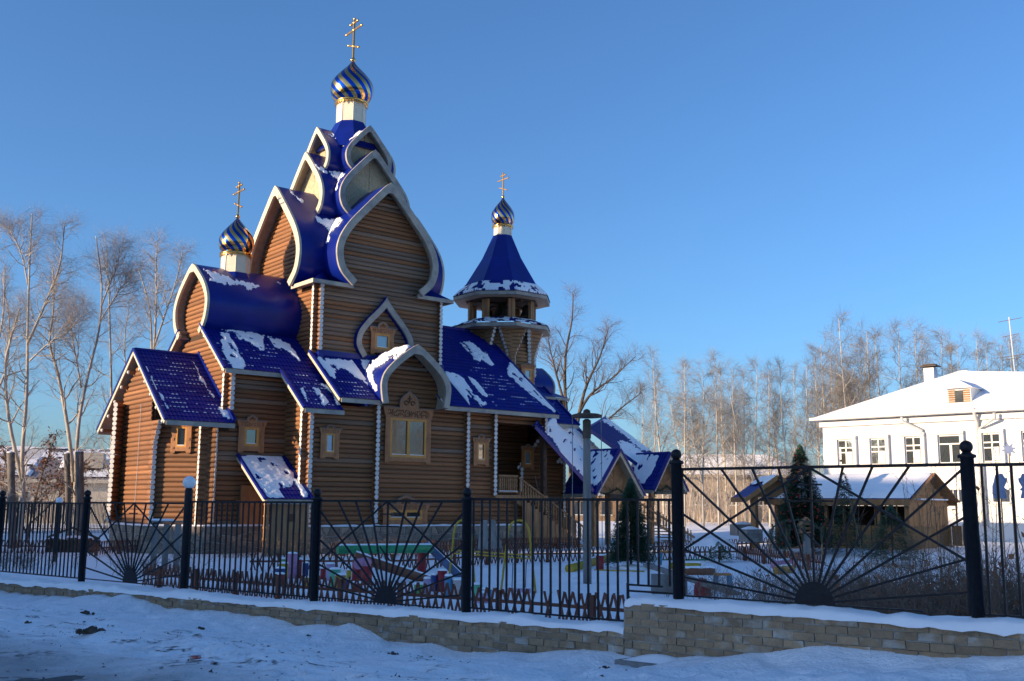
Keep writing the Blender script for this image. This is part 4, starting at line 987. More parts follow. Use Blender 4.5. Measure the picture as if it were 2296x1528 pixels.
# side entrance under its own lean-to roof
tile_roof((-2.45, -.72, 2.42), (-.22, -.72, 2.42), (-2.45, 2.32, 4.42), [[(532, 1026), (560, 1020), (632, 1026), (640, 1040), (665, 1075), (652, 1095), (628, 1096), (630, 1105), (640, 1118), (600, 1118), (560, 1070)], [(660, 1070), (680, 1085), (697, 1112), (680, 1118), (668, 1100)]], None, (1, 1, 1), 'lean_to_roof', 61)
post(-2.3, -.5, -.1, 2.5, .16, 'raw_wood'); post(-.35, -.5, -.1, 2.5, .14, 'raw_wood')
for k in range(9): MB().box((-2.0+k*.19, -.5, 1.1), (.185, .03, 2.3)).build('plank', 'raw_wood', CH)
MB().box((-1.1, -.53, 1.62), (.36, .02, .34)).build('hatch', 'carving', CH)
MB().box((-1.75, 2.2, 2.1), (1.1, .1, 1.9)).build('side_door', 'casing', CH)
# ladder leaning in the porch, wall lantern
ld = thing('ladder', 'pale metal ladder leaning beside the porch post', 'ladder', wld(15.6, 1.2, 1.0), YAW)
for s in (0, .36): MB().bar((s, 0, -.9), (s-.35, .9, 2.9), .05, .03).build('ladder_rail', 'steel', ld)
for k in range(9): MB().bar((.0-.03*k, .08*k+.05, -.6+k*.38), (.36-.03*k, .08*k+.05, -.6+k*.38), .03).build('rung', 'steel', ld)
ln = thing('wall_lantern', 'cluster of three small white globe lights on the porch wall', 'lamp', wld(17.2, 2.3, 4.75), YAW)
for dx, dz in ((-.13, 0), (.13, 0), (0, .16)): MB().ball((dx, -.1, dz), .10, 12, 8).build('globe', 'globe', ln, True)
MB().bar((0, 0, -.02), (0, .15, -.02), .05).build('bracket', 'black_paint', ln)
# outer wire on the altar wall
MB().tube([(-5.9, 5.6, 6.8), (-5.89, 5.6, 4), (-5.89, 5.65, 1.3)], .012, 5).build('cable', 'pipe', CH)
for k in range(5):                            # purlin ends under the altar eaves
    for s in (-1, 1):
        v_ = RR+s*(.75+k*.82); z_ = 9.39-(.75+k*.82)*.792-.42
        pu = MB().tube([(-6.1, v_, z_), (-5.3, v_, z_)], .09, 8).build('purlin', 'log', CH)
        MB().ball((-6.12, v_, z_), .085, 8, 6).build('purlin_end', 'white_end', pu)
for k in range(4):
    z_ = 8.32+(.35+k*.78)*SL-.30
    pu = MB().tube([(-3.45, 1.85+.35+k*.78, z_), (-2.9, 1.85+.35+k*.78, z_)], .08, 8).build('purlin', 'log', CH); MB().ball((-3.46, 1.85+.35+k*.78, z_), .075, 8, 6).build('purlin_end', 'white_end', pu)
# ================================================================ surroundings
def G(x, y, it=5):
    d = np.arange(8., 130., .1); r = ray(x, y); Q = CAM[None]+r[None]*(d/r[1])[:, None]; h = Q[:, 2]-gz(Q[:, 0], Q[:, 1], False)
    t, n = (Q[:, 0]-FP[0])*FD[0]+(Q[:, 1]-FP[1])*FD[1], (Q[:, 0]-FP[0])*FN[0]+(Q[:, 1]-FP[1])*FN[1]
    k = int(np.argmax(h < 0)); return np.array([Q[k, 0], Q[k, 1], gzf(Q[k, 0], Q[k, 1])])
def on_plane(x, y, P, n):
    r = ray(x, y); n = np.asarray(n, float); return CAM+r*((np.asarray(P)-CAM)@n)/(r@n)
# ---- apartment blocks up-sun, outside the picture: they keep the street and yard in shade
SD = np.array([.914, .407, 0]); PD = np.array([-.407, .914, 0])
def block(p0, p1, s0, s1, h, label, st):
    c = SD*(s0+s1)/2+PD*(p0+p1)/2
    b_ = thing('apartment_block', label, 'building', c, math.atan2(SD[1], SD[0]))
    W_, D_ = p1-p0, s1-s0
    MB().box((0, 0, h/2-1), (D_, W_, h+2)).build('wall', 'plaster_old', b_)
    MB().box((0, 0, h+.1), (D_+.8, W_+.8, .2)).build('roof', 'snow', b_)
    wm = MB(); wm.box((0, 0, 0), (.08, 1.4, 1.5)); wme = wm.mesh('window', 'glass_dark'); fixn(wme)
    for k in range(st):
        for j in range(int(W_/5)): obj('window', wme, b_, (D_/2+.02, -W_/2+2.5+j*5, 1.8+k*3))
block(-2, 45.3, -54, -40, 19.2, 'tall apartment block standing left outside the picture', 6)
block(45.6, 82, -52, -40, 10.6, 'lower house standing left outside the picture', 3)
# ---- white two-storey building on the right
WP = at(1848, 1045, 61.); WP = np.array([WP[0], WP[1], .3]); WE = np.array([.737, -.676, 0]); WE /= np.linalg.norm(WE); WN = np.array([WE[1], -WE[0], 0])
WB = thing('school_building', 'white plastered two-storey building with snowy hip roof at right', 'building', WP, math.atan2(WE[1], WE[0]))
def wb(x, y): q_ = on_plane(x, y, WP, WN)-WP; return q_@WE, q_[2]
EZ = wb(1850, 945)[1]; WL = 30.
WD = 11.6; WM = WD/2
MB().box((WL/2, WM, EZ/2-.5), (WL, WD, EZ+1)).build('wall', 'plaster', WB)
MB().box((WL/2, WM, EZ+.06), (WL+1.0, WD+1, .12)).build('cornice', 'plaster', WB); MB().box((WL/2, WM, EZ-.2), (WL+.3, WD+.3, .3)).build('cornice', 'plaster', WB)
k_ = on_plane(2150, 832, WP-WN*WM, WN)-WP; pk = float(k_@WE); PZ = float(k_[2])
q = MB(); e = .55
vs = [(-e, -e, EZ+.12), (WL+e, -e, EZ+.12), (WL+e, WD+e, EZ+.12), (-e, WD+e, EZ+.12), (pk, WM, PZ), (pk+.4, WM, PZ), (pk+3.2, WM, PZ-1.15), (WL, WM, PZ-1.15)]
q.add(vs, [(0, 4, 3), (0, 1, 7, 6, 5, 4), (1, 2, 7), (2, 3, 4, 5, 6, 7)])
q.add([(p[0], p[1], p[2]) for p in vs[:4]], [(0, 1, 2, 3)])
rf = q.build('roof', 'snow', WB)
MB().bar((-e, -e-.01, EZ+.10), (WL+e, -e-.01, EZ+.10), .05, .16).build('gutter_edge', 'pipe', WB)
for k, (x0, x1, y0, y1, n) in enumerate([(1882, 1917, 986, 1045, 2), (1955, 1990, 983, 1044, 2), (2033, 2070, 979, 1043, 2), (2108, 2158, 975, 1041, 3), (2207, 2248, 971, 1038, 2), (2296, 2340, 966, 1035, 2), (2392, 2440, 960, 1032, 2)]):
    a_, zb_ = wb(x0, y1); b_, _ = wb(x1, y1); zt_ = wb((x0+x1)/2, y0)[1]; w_ = b_-a_; h_ = zt_-zb_
    wi = MB().box(((a_+b_)/2, -.01, (zb_+zt_)/2), (w_, .06, h_)).build('window', 'glass_dark', WB)
    # recess: jambs stand proud around the pane
    fr = MB(); cx = (a_+b_)/2
    for s in (-1, 1): fr.box((cx+s*(w_/2-.03), -.05, (zb_+zt_)/2), (.06, .08, h_))
    fr.box((cx, -.05, zt_-.05), (w_, .08, .06)); fr.box((cx, -.05, zb_+.05), (w_, .08, .07)); fr.box((cx, -.05, zb_+h_*.68), (w_, .08, .07))
    if n == 2: fr.box((cx+w_*.02, -.05, (zb_+zt_)/2), (.07, .085, h_)); fr.box((cx-w_*.24, -.05, zb_+h_*.50), (w_*.45, .07, .06))
    else: fr.box((cx+w_*.05, -.05, zb_+h_*.34), (.12, .085, h_*.66))
    fr.build('frame', 'white_frame', wi)
    sr = MB()
    for s in (-1, 1): sr.box((cx+s*(w_/2+.09), -.10, (zb_+zt_)/2), (.18, .22, h_+.1))
    sr.box((cx, -.10, zt_+.10), (w_+.36, .22, .20)); sr.box((cx, -.07, zb_-.05), (w_+.3, .2, .08)); sr.build('surround', 'plaster', wi)
    if n == 2: MB().box((cx+w_*.2, -.045, zb_+h_*.3), (w_*.35, .01, h_*.45)).build('curtain', 'white_frame', wi)
for x0, x1 in ((2113, 2135), (2140, 2160), (2228, 2262), (2300, 2330)):
    a_, zb_ = wb(x0, 1128); b_, zt_ = wb(x1, 1096); wi = MB().box(((a_+b_)/2, -.01, (zb_+zt_)/2), (b_-a_, .06, zt_-zb_)).build('window', 'glass_dark', WB)
    fr = MB(); fr.box(((a_+b_)/2, -.05, zb_), (b_-a_+.1, .06, .1)); fr.box(((a_+b_)/2, -.05, zt_), (b_-a_+.1, .06, .1)); fr.box(((a_+b_)/2, -.05, (zb_+zt_)/2), (.07, .06, zt_-zb_)); fr.build('frame', 'white_frame', wi)
for k in range(int((EZ-1)/.85)): MB().box((.55, -.03, .8+k*.85), (1.1, .05, .72)).build('corner_block', 'plaster', WB)
def pipe(px, y0, y1, elbow):
    x, zt_ = wb(px, y0); _, zb_ = wb(px, y1); MB().tube([(x+elbow, -.55, zt_+.25), (x+elbow, -.5, zt_), (x, -.14, zt_-.5), (x, -.14, zb_)], .085, 10).build('downpipe', 'pipe', WB, True)
pipe(2192, 928, 1180, .0); pipe(2198, 940, 1180, .9); pipe(2068, 945, 975, -.9)
# dormer
for y_ in np.arange(0, 5, .05):
    dx = on_plane(2152, 911, WP-WN*y_, WN)-WP
    if dx[2] <= EZ+.12+(PZ-1.15-EZ)*(y_+e)/(WM+e): break
dxx = float(dx@WE); dzz = float(dx[2])+.5; DY = float(y_)-2.55
D_ = MB(); D_.box((dxx, 3.5+DY, dzz), (1.25, 1.9, 1.0)); dm = D_.build('dormer', 'plaster', WB)
MB().box((dxx, 2.53+DY, dzz-.05), (.42, .05, .8)).build('dormer_window', 'glass_dark', dm)
for s in (-1, 1):
    lv = MB()
    for k in range(7): lv.box((dxx+s*.40, 2.52+DY, dzz-.38+k*.12), (.34, .05, .07), 0, .4)
    lv.build('louvre', 'raw_wood', dm)
MB().extr([(dxx-.8, 2.3+DY, dzz+.47), (dxx+.8, 2.3+DY, dzz+.47), (dxx, 2.3+DY, dzz+.95)], (0, 2.8, 0)).build('dormer_roof', 'snow', dm)
c_ = on_plane(2087, 848, WP-WN*7.5, WN)-WP; cx, cz = float(c_@WE), float(c_[2])
ch = MB().box((cx, 7.5, cz-.6), (.62, .6, 2.4)).build('chimney', 'plaster', WB); MB().box((cx, 7.5, cz+.72), (1.0, .9, .06)).box((cx, 7.5, cz+.82), (.7, .6, .05)).build('chimney_cap', 'bark_dark', ch)
an = on_plane(2278, 850, WP-WN*5.8, WN); AN = thing('roof_antenna', 'thin metal television antenna mast on the white building roof', 'antenna', an+np.array([0, 0, -.6]), math.atan2(WE[1], WE[0]))
MB().tube([(0, 0, 0), (-.15, 0, 4.2)], .035, 6).build('mast', 'pipe', AN)
for z_, l_ in ((4.0, .7), (3.1, .5), (1.9, .9), (1.75, .6)): MB().bar((-.12-l_, .2, z_), (-.12+l_, -.2, z_+.05), .03).build('rod', 'bark_dark', AN)
# ---- houses behind the trees
def house(name, label, c, rz, L_, D_, h, rh, wall, nw, rmat='snow', wm='glass_dark'):
    H = thing(name, label, 'house', c, rz); MB().box((0, 0, h/2-.5), (L_, D_, h+1)).build('wall', wall, H)
    e = .5; q = MB(); vs = [(-L_/2-e, -D_/2-e, h), (L_/2+e, -D_/2-e, h), (L_/2+e, D_/2+e, h), (-L_/2-e, D_/2+e, h), (-L_/2+D_*.4, 0, h+rh), (L_/2-D_*.4, 0, h+rh)]
    q.add(vs, [(0, 1, 5, 4), (1, 2, 5), (2, 3, 4, 5), (3, 0, 4), (0, 3, 2, 1)]); r = q.build('roof', rmat, H)
    MB().bar((-L_/2-e, -D_/2-e-.02, h-.1), (L_/2+e, -D_/2-e-.02, h-.1), .06, .3).build('fascia', wall, H)
    for k in range(nw):
        x = -L_/2+(k+.5)*L_/nw; w_ = MB().box((x, -D_/2-.01, h*.52), (1.2, .08, 1.5)).build('window', wm, H); MB().box((x, -D_/2-.06, h*.52-.8), (1.4, .1, .1)).box((x, -D_/2-.05, h*.52), (.08, .08, 1.5)).build('frame', 'white_frame', w_)
    return H, r
P = at(120, 1100, 88); H1, r1 = house('stone_house', 'pale plastered house with patchy snow roof behind the left poplars', (P[0]-2, P[1]+6, .4), .25, 26, 12, 3.7, 2.9, 'plaster_old', 6, 'slate_roof')
for k, (sx, ex, b0, b1, seed) in enumerate([(-12.6, -1.5, .06, .9, 3), (0.5, 12.5, .04, .85, 6), (-8, 6, .55, .98, 8)]):
    q = MB(); nxx, nyy = 60, 26
    f = lambda i, j: (lambda u_, t_: ((u_)*(1-t_*.28), -6.5+t_*6.5, 3.7+t_*2.9+.08+(.10 if 0 < i < nxx-1 else 0)))(sx+(ex-sx)*i/(nxx-1), b0+(b1-b0)*j/(nyy-1))
    q.sheet(nxx, nyy, f, lambda i, j: float(fbm(i*.13, j*.16, seed)) > .40); kind(q.build('roof_snow', 'snow', r1, True), 'stuff')
MB().box((3, -3.9, 5.4), (2.0, 2, 1.3)).build('dormer', 'plaster_old', H1)
P = at(1625, 1100, 125); house('brown_house', 'dim brown house with snowy roof far behind the birch row', (P[0], P[1], .5), -.05, 18, 10, 5.4, 2.6, 'plaster_dim', 5)
P = at(1420, 1120, 130); house('brick_house', 'low reddish house seen through the stair canopies', (P[0]-1, P[1], .5), .1, 16, 9, 3.0, 2.0, 'brick', 5)
# far railing at left
fr = thing('far_fence', 'thin dark railing far behind the left trees', 'fence', (0, 0, 0))
A_, B_ = at(-60, 1185, 68), at(300, 1185, 72); q = MB(); n = 110
for k in range(n): p = A_*(1-k/n)+B_*(k/n); q.bar((p[0], p[1], .2), (p[0], p[1], 2.3), .035)
kind(q.build('bars', 'black_paint', fr), 'stuff')
for z_ in (.5, 2.2): MB().bar((A_[0], A_[1], z_), (B_[0], B_[1], z_), .05).build('rail', 'black_paint', fr)
for lb, px, py, d in (('small white globe lamp on a post behind the left fence', 133, 1123, 40),):
    p = at(px, py, d); b_ = thing('yard_lamp', lb, 'lamp', (p[0], p[1], gzf(p[0], p[1]))); h = p[2]-gzf(p[0], p[1])
    MB().tube([(0, 0, -.1), (0, 0, h-.1)], .05, 8).build('lamp_post', 'black_paint', b_); MB().ball((0, 0, h), .13, 16, 10).build('lamp_globe', 'globe', b_, True)
# ---- garden pavilion
e1 = np.array([.707, -.707, 0]); PC = np.array([18.5, 47., 0])-e1*3.2; GP = gzf(PC[0], PC[1])
PV = thing('garden_pavilion', 'low brown wooden pavilion with snow-covered blue roof before the white building', 'pavilion', (PC[0], PC[1], GP), math.atan2(e1[1], e1[0]))
RZ, EZ2, HW2, HL = 3.8-GP, 2.66-GP, 2.45, 3.25
for s in (-1, 1):
    q = MB(); A4 = [(-HL-.3, s*HW2, EZ2), (HL+.3, s*HW2, EZ2), (HL+.3, 0, RZ), (-HL-.3, 0, RZ)]; q.extr(A4, (0, 0, -.04)); rp_ = q.build('roof', 'blue_tile', PV); MB().extr([(x_, y_, z_-.045) for x_, y_, z_ in A4], (0, 0, -.05)).build('soffit', 'pav_wood', PV)
    q = MB(); nn_ = 40; q.sheet(nn_, 14, lambda i, j: (-HL-.28+(2*HL+.56)*i/(nn_-1)*(1 if True else 1), s*HW2*(1-j/13*.98)+.0, EZ2+(RZ-EZ2)*j/13*.98+(.11+.03*float(vnoise(i*.4, j*.4, 2)) if 0 < i < nn_-1 and 0 < j < 13 else .01)), lambda i, j: not (i < 2 and float(vnoise(i, j*.5, 3)) > .5)); kind(q.build('roof_snow', 'snow', rp_, True), 'stuff')
    MB().bar((-HL-.3, s*HW2, EZ2-.16), (HL+.3, s*HW2, EZ2-.16), .05, .26).build('eave_board', 'pav_wood', PV)
    for x_ in np.linspace(-HL+.1, HL-.1, 6): MB().box((x_, s*1.95, EZ2/2-.1), (.14, .14, EZ2+.2)).build('pavilion_post', 'pav_wood', PV)
    for k in range(16): MB().box((-HL+.2+k*.48, s*1.95, .48), (.44, .05, .9)).build('plank', 'pav_wood', PV)
    for k in range(15):
        if k % 4: MB().box((-HL+.45+k*.5, s*1.93, 1.35), (.05, .05, 1.0)).build('slat', 'pav_wood', PV)
for s in (-1, 1):
    for k in range(9): MB().box((s*HL, -1.8+k*.45, .95), (.05, .42, 2.1)).build('plank', 'pav_wood', PV)
    for k in range(7):
        z_ = EZ2-.25+k*.16; hw = max(.1, 2.2*(1-(k+.2)/7.6)); MB().box((s*HL, 0, z_), (.06, 2*hw, .15)).build('gable_board', 'pav_wood', PV)
    for t_ in (-1, 1): MB().bar((s*(HL+.33), t_*(HW2+.05), EZ2-.12), (s*(HL+.33), 0, RZ-.02), .05, .2, (1, 0, 0)).build('barge_board', 'pav_wood', PV)
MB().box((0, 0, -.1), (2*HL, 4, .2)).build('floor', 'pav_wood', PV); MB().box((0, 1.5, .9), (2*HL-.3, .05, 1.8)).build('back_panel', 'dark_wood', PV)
kind(MB().box((HL+.18, 0, EZ2-.02), (.3, 2.8, .06)).build('gable_ledge_snow', 'snow', PV), 'stuff')
# entrance gable of the pavilion, its ridge running straight back from the street
PB = np.array([12.5, 49.5, 0])-np.array([PC[0], PC[1], 0]); bl = np.array([PB@e1, PB@np.array([.707, .707, 0])])
def PL(a_, b_, z_): return (bl[0]+.707*a_-.707*b_, bl[1]+.707*a_+.707*b_, z_-GP)
for s_ in (-1, 1):
    MB().extr([PL(s_*1.5, -.3, 2.70), PL(0, -.3, 3.72), PL(0, 3.2, 3.72), PL(s_*1.5, 3.2, 2.70)], (0, 0, -.06)).build('porch_roof', 'blue_tile', PV)
    MB().bar(PL(s_*1.53, -.33, 2.60), PL(0, -.33, 3.66), .05, .2, (0, 0, 1)).build('barge_board', 'pav_wood', PV)
    MB().bar(PL(s_*1.1, 0, GP-.2), PL(s_*1.1, 0, 2.85), .26, .26).build('pavilion_post', 'pav_wood', PV)
    MB().bar(PL(s_*1.5, -.2, 2.6), PL(s_*1.5, 3.2, 2.6), .05, .24).build('eave_board', 'pav_wood', PV)
q = MB(); q.sheet(14, 14, lambda i, j: PL(-1.0+1.0*j/13, -.2+3.3*i/13, 3.05+.68*j/13+(.09 if 0 < i < 13 and 0 < j < 13 else .01)), lambda i, j: j > 3+3*float(vnoise(i*.5, 1, 4))); kind(q.build('roof_snow', 'snow', PV, True), 'stuff')
MB().extr([PL(-1.25, .1, 2.72), PL(1.25, .1, 2.72), PL(0, .1, 3.55)], (0, .05, 0)).build('gable_panel', 'pav_wood', PV)
# ---- star and angel boards in front of the white building
def board(name, label, px, py, d, pts, sc, th=.05, pole=True):
    p = at(px, py, d); g_ = gzf(p[0], p[1]); b_ = thing(name, label, 'decoration', (p[0], p[1], g_), math.atan2(p[1], p[0])-math.pi/2)
    q = MB(); q.extr([(x*sc, -th/2, p[2]-g_+z*sc) for x, z in pts], (0, th, 0)); q.build('board', 'deco_blue', b_)
    if pole: MB().tube([(0, .06, -.2), (0, .06, p[2]-g_)], .025, 6).build('stake', 'raw_wood', b_)
star = [((1 if k % 2 == 0 else .45)*math.cos(math.pi*k/8+.2), (1 if k % 2 == 0 else .45)*math.sin(math.pi*k/8+.2)) for k in range(16)]
board('star_board', 'blue-grey star cut from board in front of the white building', 2262, 1008, 39, star, .29)
angel = [(-.55, -1), (.45, -1), (.3, -.4), (.48, -.28), (.36, -.2), (.28, -.1), (.5, .35), (.52, .6), (.36, .66), (.22, .95), (.05, 1), (-.1, .9), (-.22, 1.0), (-.36, .8), (-.48, .3), (-.6, 0), (-.62, -.6)]
board('angel_board', 'blue-grey winged silhouette board right of the thick fence post', 2243, 1090, 39, angel, .46)
board('angel_board', 'blue-grey winged silhouette board at the right picture edge', 2300, 1090, 39, [(-x, z) for x, z in angel][::-1], .46)
# ================================================================ the yard
# ---- rustic fences of crossed pickets
sm = MB(); sm.box((0, 0, 0), (.046, .02, .60)); SLAT = sm.mesh('picket', 'picket'); fixn(SLAT)
def lattice(pts, label, zr=.33, sp=.19, h=.58, single=True):
    P = [onz(x, y, zr) for x, y in pts]; tot = MB(); f0 = P[0]
    fn_ = thing('picket_fence', label, 'fence', (f0[0], f0[1], gzf(f0[0], f0[1])), 0, 'crossed picket fences in the yard')
    rails = MB()
    for a, b in zip(P[:-1], P[1:]):
        d = b-a; d[2] = 0; L_ = np.linalg.norm(d); d /= L_; n = int(L_/sp); ang = math.atan2(d[1], d[0])
        za, zb = gzf(a[0], a[1]), gzf(b[0], b[1])
        MB().bar((a[0]-f0[0], a[1]-f0[1], zr+za-gzf(*f0[:2])), (b[0]-f0[0], b[1]-f0[1], zr+zb-gzf(*f0[:2])), .03, .065).build('rail', 'picket', fn_)
        for k in range(n):
            if R_.random() < .03: continue
            c = a+d*((k+.5)*sp); z = zr+gzf(c[0], c[1])-gzf(*f0[:2])
            for s in (-1, 1):
                tilt = s*(.27+R_.uniform(-.05, .05)); o = np.array([-d[1], d[0]])*s*.012
                if single: obj('picket', SLAT, fn_, (c[0]-f0[0]+o[0], c[1]-f0[1]+o[1], z-.02+R_.uniform(-.02, .02)), (0, tilt, ang), (1, 1, h/.60*R_.uniform(.93, 1.05)))
                else: tot.box((c[0]-f0[0]+o[0], c[1]-f0[1]+o[1], z-.02), (.046, .02, h), ang, 0, tilt)
            if k % 9 == 4: MB().box((c[0]-f0[0], c[1]-f0[1], z-.08), (.10, .09, .62), ang).build('fence_stake', 'picket', fn_)
    if not single and tot.f: kind(tot.build('picket', 'picket', fn_), 'stuff')
lattice([(320, 1286), (700, 1320), (1040, 1343), (1250, 1357), (1420, 1372)], 'low brown crossed-picket fence just behind the brick wall')
lattice([(560, 1259), (900, 1258), (1180, 1243), (1400, 1240)], 'brown crossed-picket fence behind the green play log', sp=.21)
lattice([(730, 1231), (1040, 1222), (1300, 1216)], 'brown crossed-picket fence along the church foundation', sp=.2, single=False)
lattice([(1462, 1227), (1640, 1228), (1810, 1231)], 'brown crossed-picket fence behind the small snowy spruce', sp=.2)
lattice([(1462, 1240), (1650, 1240), (1850, 1264)], 'brown crossed-picket fence in front of the pavilion', sp=.22)
lattice([(-20, 1224), (110, 1227)], 'brown crossed-picket fence at the far left of the yard', sp=.22, single=False)
lattice([(190, 1232), (330, 1222), (560, 1214)], 'brown crossed-picket fence before the altar end', sp=.2, single=False)
# ---- climbing logs
def snowcap(parent, pts, r, w=.5):
    q = MB(); P = [np.asarray(p, float) for p in pts]; n = 24
    d = P[1]-P[0]; d /= np.linalg.norm(d); s = np.cross(d, (0, 0, 1)); s /= np.linalg.norm(s); u = np.cross(s, d)
    q.sheet(n, 7, lambda i, j: P[0]*(1-i/(n-1))+P[1]*(i/(n-1))+s*r*w*math.sin((j-3)/3*1.2)*(1+.3*float(vnoise(i*.6, 1, 4)))+u*(r*math.cos((j-3)/3*.9*w*2)+(.03 if 0 < j < 6 else -.01)+.02*float(vnoise(i*.7, j, 2))))
    kind(q.build('snow', 'snow', parent, True), 'stuff')
def wlog(a, b, r, m, parent, name='beam', n=18, snow=0):
    q = MB(); q.tube([a, b], r, n); o = q.build(name, m, parent)
    for p in o.data.polygons: p.use_smooth = len(p.vertices) == 4
    if snow: snowcap(parent, (a, b), r, snow)
    return o
pf = thing('climbing_frame', 'play frame of thick painted logs, green beam on red posts', 'play frame', G(880, 1305))
base = np.array(pf.location)
rel = lambda P: np.asarray(P)-base
GA, GB_ = rel(at(757, 1233, 32.5)), rel(at(968, 1231, 34.0))
wlog(GA, GB_, .13, 'p_green', pf, 'green_beam', snow=.25)
for px, py, z1 in ((800, 1309, .62), (822, 1312, .5), (945, 1292, .84)):
    g_ = G(px, py); wlog(rel(g_-np.array([0, 0, .1])), rel(g_+np.array([0, 0, z1])), .145, 'p_red', pf, 'red_post')
wlog(rel(at(795, 1248, 31)), rel(at(966, 1304, 31.6)), .135, 'p_brown', pf, 'brown_beam', snow=.2)
wlog(rel(at(958, 1222, 34.6)), rel(at(1035, 1296, 33.4)), .135, 'p_slate', pf, 'blue_beam', snow=.2)
c = rel(at(819, 1263, 30.3)); wlog(c-np.array([.12, .5, 0]), c+np.array([0, .25, 0]), .155, 'p_pink', pf, 'pink_log_end')
# ---- painted stumps
def stump(px, y0, y1, wpx, m, label, d=None):
    g_ = G(px, y1) if d is None else np.array([*at(px, y1, d)[:2], 0]); g_[2] = gzf(g_[0], g_[1])
    top = at(px, y0, g_[1])[2]; r = wpx/2*g_[1]/FPX*1.02
    s_ = thing('play_stump', label, 'stump', g_, 0, 'painted stumps of the playground')
    wlog((0, 0, -.15), (0, 0, top-g_[2]), r, m, s_, 'stump_body')
    q = MB(); q.lathe([(r*1.03, 0), (r*1.0, .025), (r*.7, .05), (.01, .055)], 14, (0, 0, top-g_[2])); kind(q.build('snow_cap', 'snow', s_, True), 'stuff')
for a_ in [(653, 1242, 1298, 23, 'p_pink', 'tallest pink stump of the painted stump row'), (640, 1254, 1297, 24, 'p_lime', 'green stump left of the tallest pink stump'), (634, 1264, 1302, 21, 'p_yellow', 'yellow stump in front of the green stump at left'), (627, 1275, 1308, 23, 'p_blue', 'blue stump at the left end of the stump row'), (626, 1288, 1314, 24, 'p_red', 'short red stump at the left end of the stump row'), (670, 1255, 1297, 11, 'p_red', 'dark red stump right of the tallest pink stump'), (684, 1263, 1297, 13, 'p_blue', 'blue stump between dark red and yellow stumps'), (699, 1270, 1298, 11, 'p_yellow', 'narrow yellow stump left of a fence post'), (698, 1285, 1316, 11, 'p_blue', 'short blue stump at the foot of the fence post'), (724, 1275, 1300, 12, 'p_red', 'dark red stump right of the fence post'), (740, 1265, 1302, 19, 'p_lilac', 'lilac stump behind the mint stump'), (750, 1277, 1318, 24, 'p_mint', 'mint green stump before the lilac stump'), (762, 1290, 1322, 24, 'p_ochre', 'ochre stump right of the mint stump'), (773, 1303, 1324, 15, 'p_blue', 'short blue stump beside the ochre stump'), (782, 1279, 1298, 11, 'p_yellow', 'yellow stump beside the red posts'), (690, 1296, 1318, 14, 'p_yellow', 'short yellow stump low before the blue ones'), (800, 1308, 1326, 24, 'p_red', 'short red stump at the foot of the red posts'),
           (938, 1311, 1333, 19, 'p_lime', 'green stump left of the pale pink stump'), (957, 1298, 1331, 15, 'p_lilac', 'pale pink stump under the brown beam end'), (973, 1290, 1326, 14, 'p_blue', 'dark blue stump beside the tall red stump'), (991, 1280, 1327, 21, 'p_red', 'tall red stump below the blue beam'), (1005, 1292, 1336, 17, 'p_sky', 'sky blue stump right of the tall red stump'), (1027, 1301, 1336, 25, 'p_cream', 'pale cream stump left of the fence post'), (1071, 1311, 1342, 20, 'p_mint', 'mint stump right of the fence post'), (1092, 1322, 1346, 22, 'p_sky', 'short teal stump beside the mint stump'), (1082, 1330, 1352, 26, 'p_lilac', 'short lilac stump lowest beside the mint stump')]: stump(*a_)
# ---- swing
sw = thing('swing', 'yellow tube swing with two arches and hanging pink seat', 'swing', G(1160, 1326)); sb_ = np.array(sw.location)
def arch(x0, x1, ya, yf, d):
    A_, B_, T_ = at(x0, yf, d), at(x1, yf, d), at((x0+x1)/2+4, ya, d); A_[2] = B_[2] = -.1; c_ = (A_+B_)/2; w_ = (B_-A_)/2; pts = [A_]
    zs_ = T_[2]-.38
    for k in range(13):
        a = math.pi*k/12; pts.append(np.array([c_[0]-w_[0]*.62*math.cos(a), c_[1], zs_+.38*math.sin(a)]))
    pts.append(B_); MB().tube([p-sb_ for p in pts], .028, 8).build('arch', 'p_yellow', sw, True)
    return c_
ca = arch(1122, 1202, 1167, 1325, 27.5); cb = arch(1004, 1066, 1167, 1310, 29.5)
for z_ in (.98, .9): MB().tube([np.array([cb[0]-.2, cb[1], z_])-sb_, np.array([ca[0]+.3, ca[1], z_-.03])-sb_], .02, 6).build('cross_tube', 'p_yellow', sw)
for px in (1150, 1180):
    a_, b_ = at(px, 1262, 27.6), at(px-2, 1318, 27.6); MB().tube([a_-sb_, b_-sb_], .012, 5).build('chain', 'bark_dark', sw)
p = at(1163, 1326, 27.6)-sb_; MB().box(p, (.62, .3, .12)).build('seat', 'p_lilac', sw)
# ---- giant stride pole
g_ = G(1317, 1310); po = thing('maypole', 'tall grey pole with iron wheel on top and two hanging ropes', 'pole', g_)
H_ = at(1317, 940, g_[1])[2]-g_[2]
q = MB(); q.lathe([(.125, -.2), (.12, H_*.5), (.108, H_-.55)], 16); q.build('pole_shaft', 'grey_wood', po, True)
q = MB(); q.lathe([(.125, H_-.58), (.125, H_-.05), (.06, H_)], 12); q.build('pole_cap', 'bark_dark', po)
q = MB(); q.lathe([(.46, H_+.05), (.46, H_+.12), (.36, H_+.15), (.12, H_+.16), (.1, H_+.26), (.03, H_+.3)], 28); q.build('wheel', 'wheel_iron', po)
for s in (-.43, .43): MB().tube([(s, 0, H_+.05), (s*1.02, -.02, H_*.5), (s*1.03, -.03, 1.0)], .012, 5).build('rope', 'grey_wood', po)
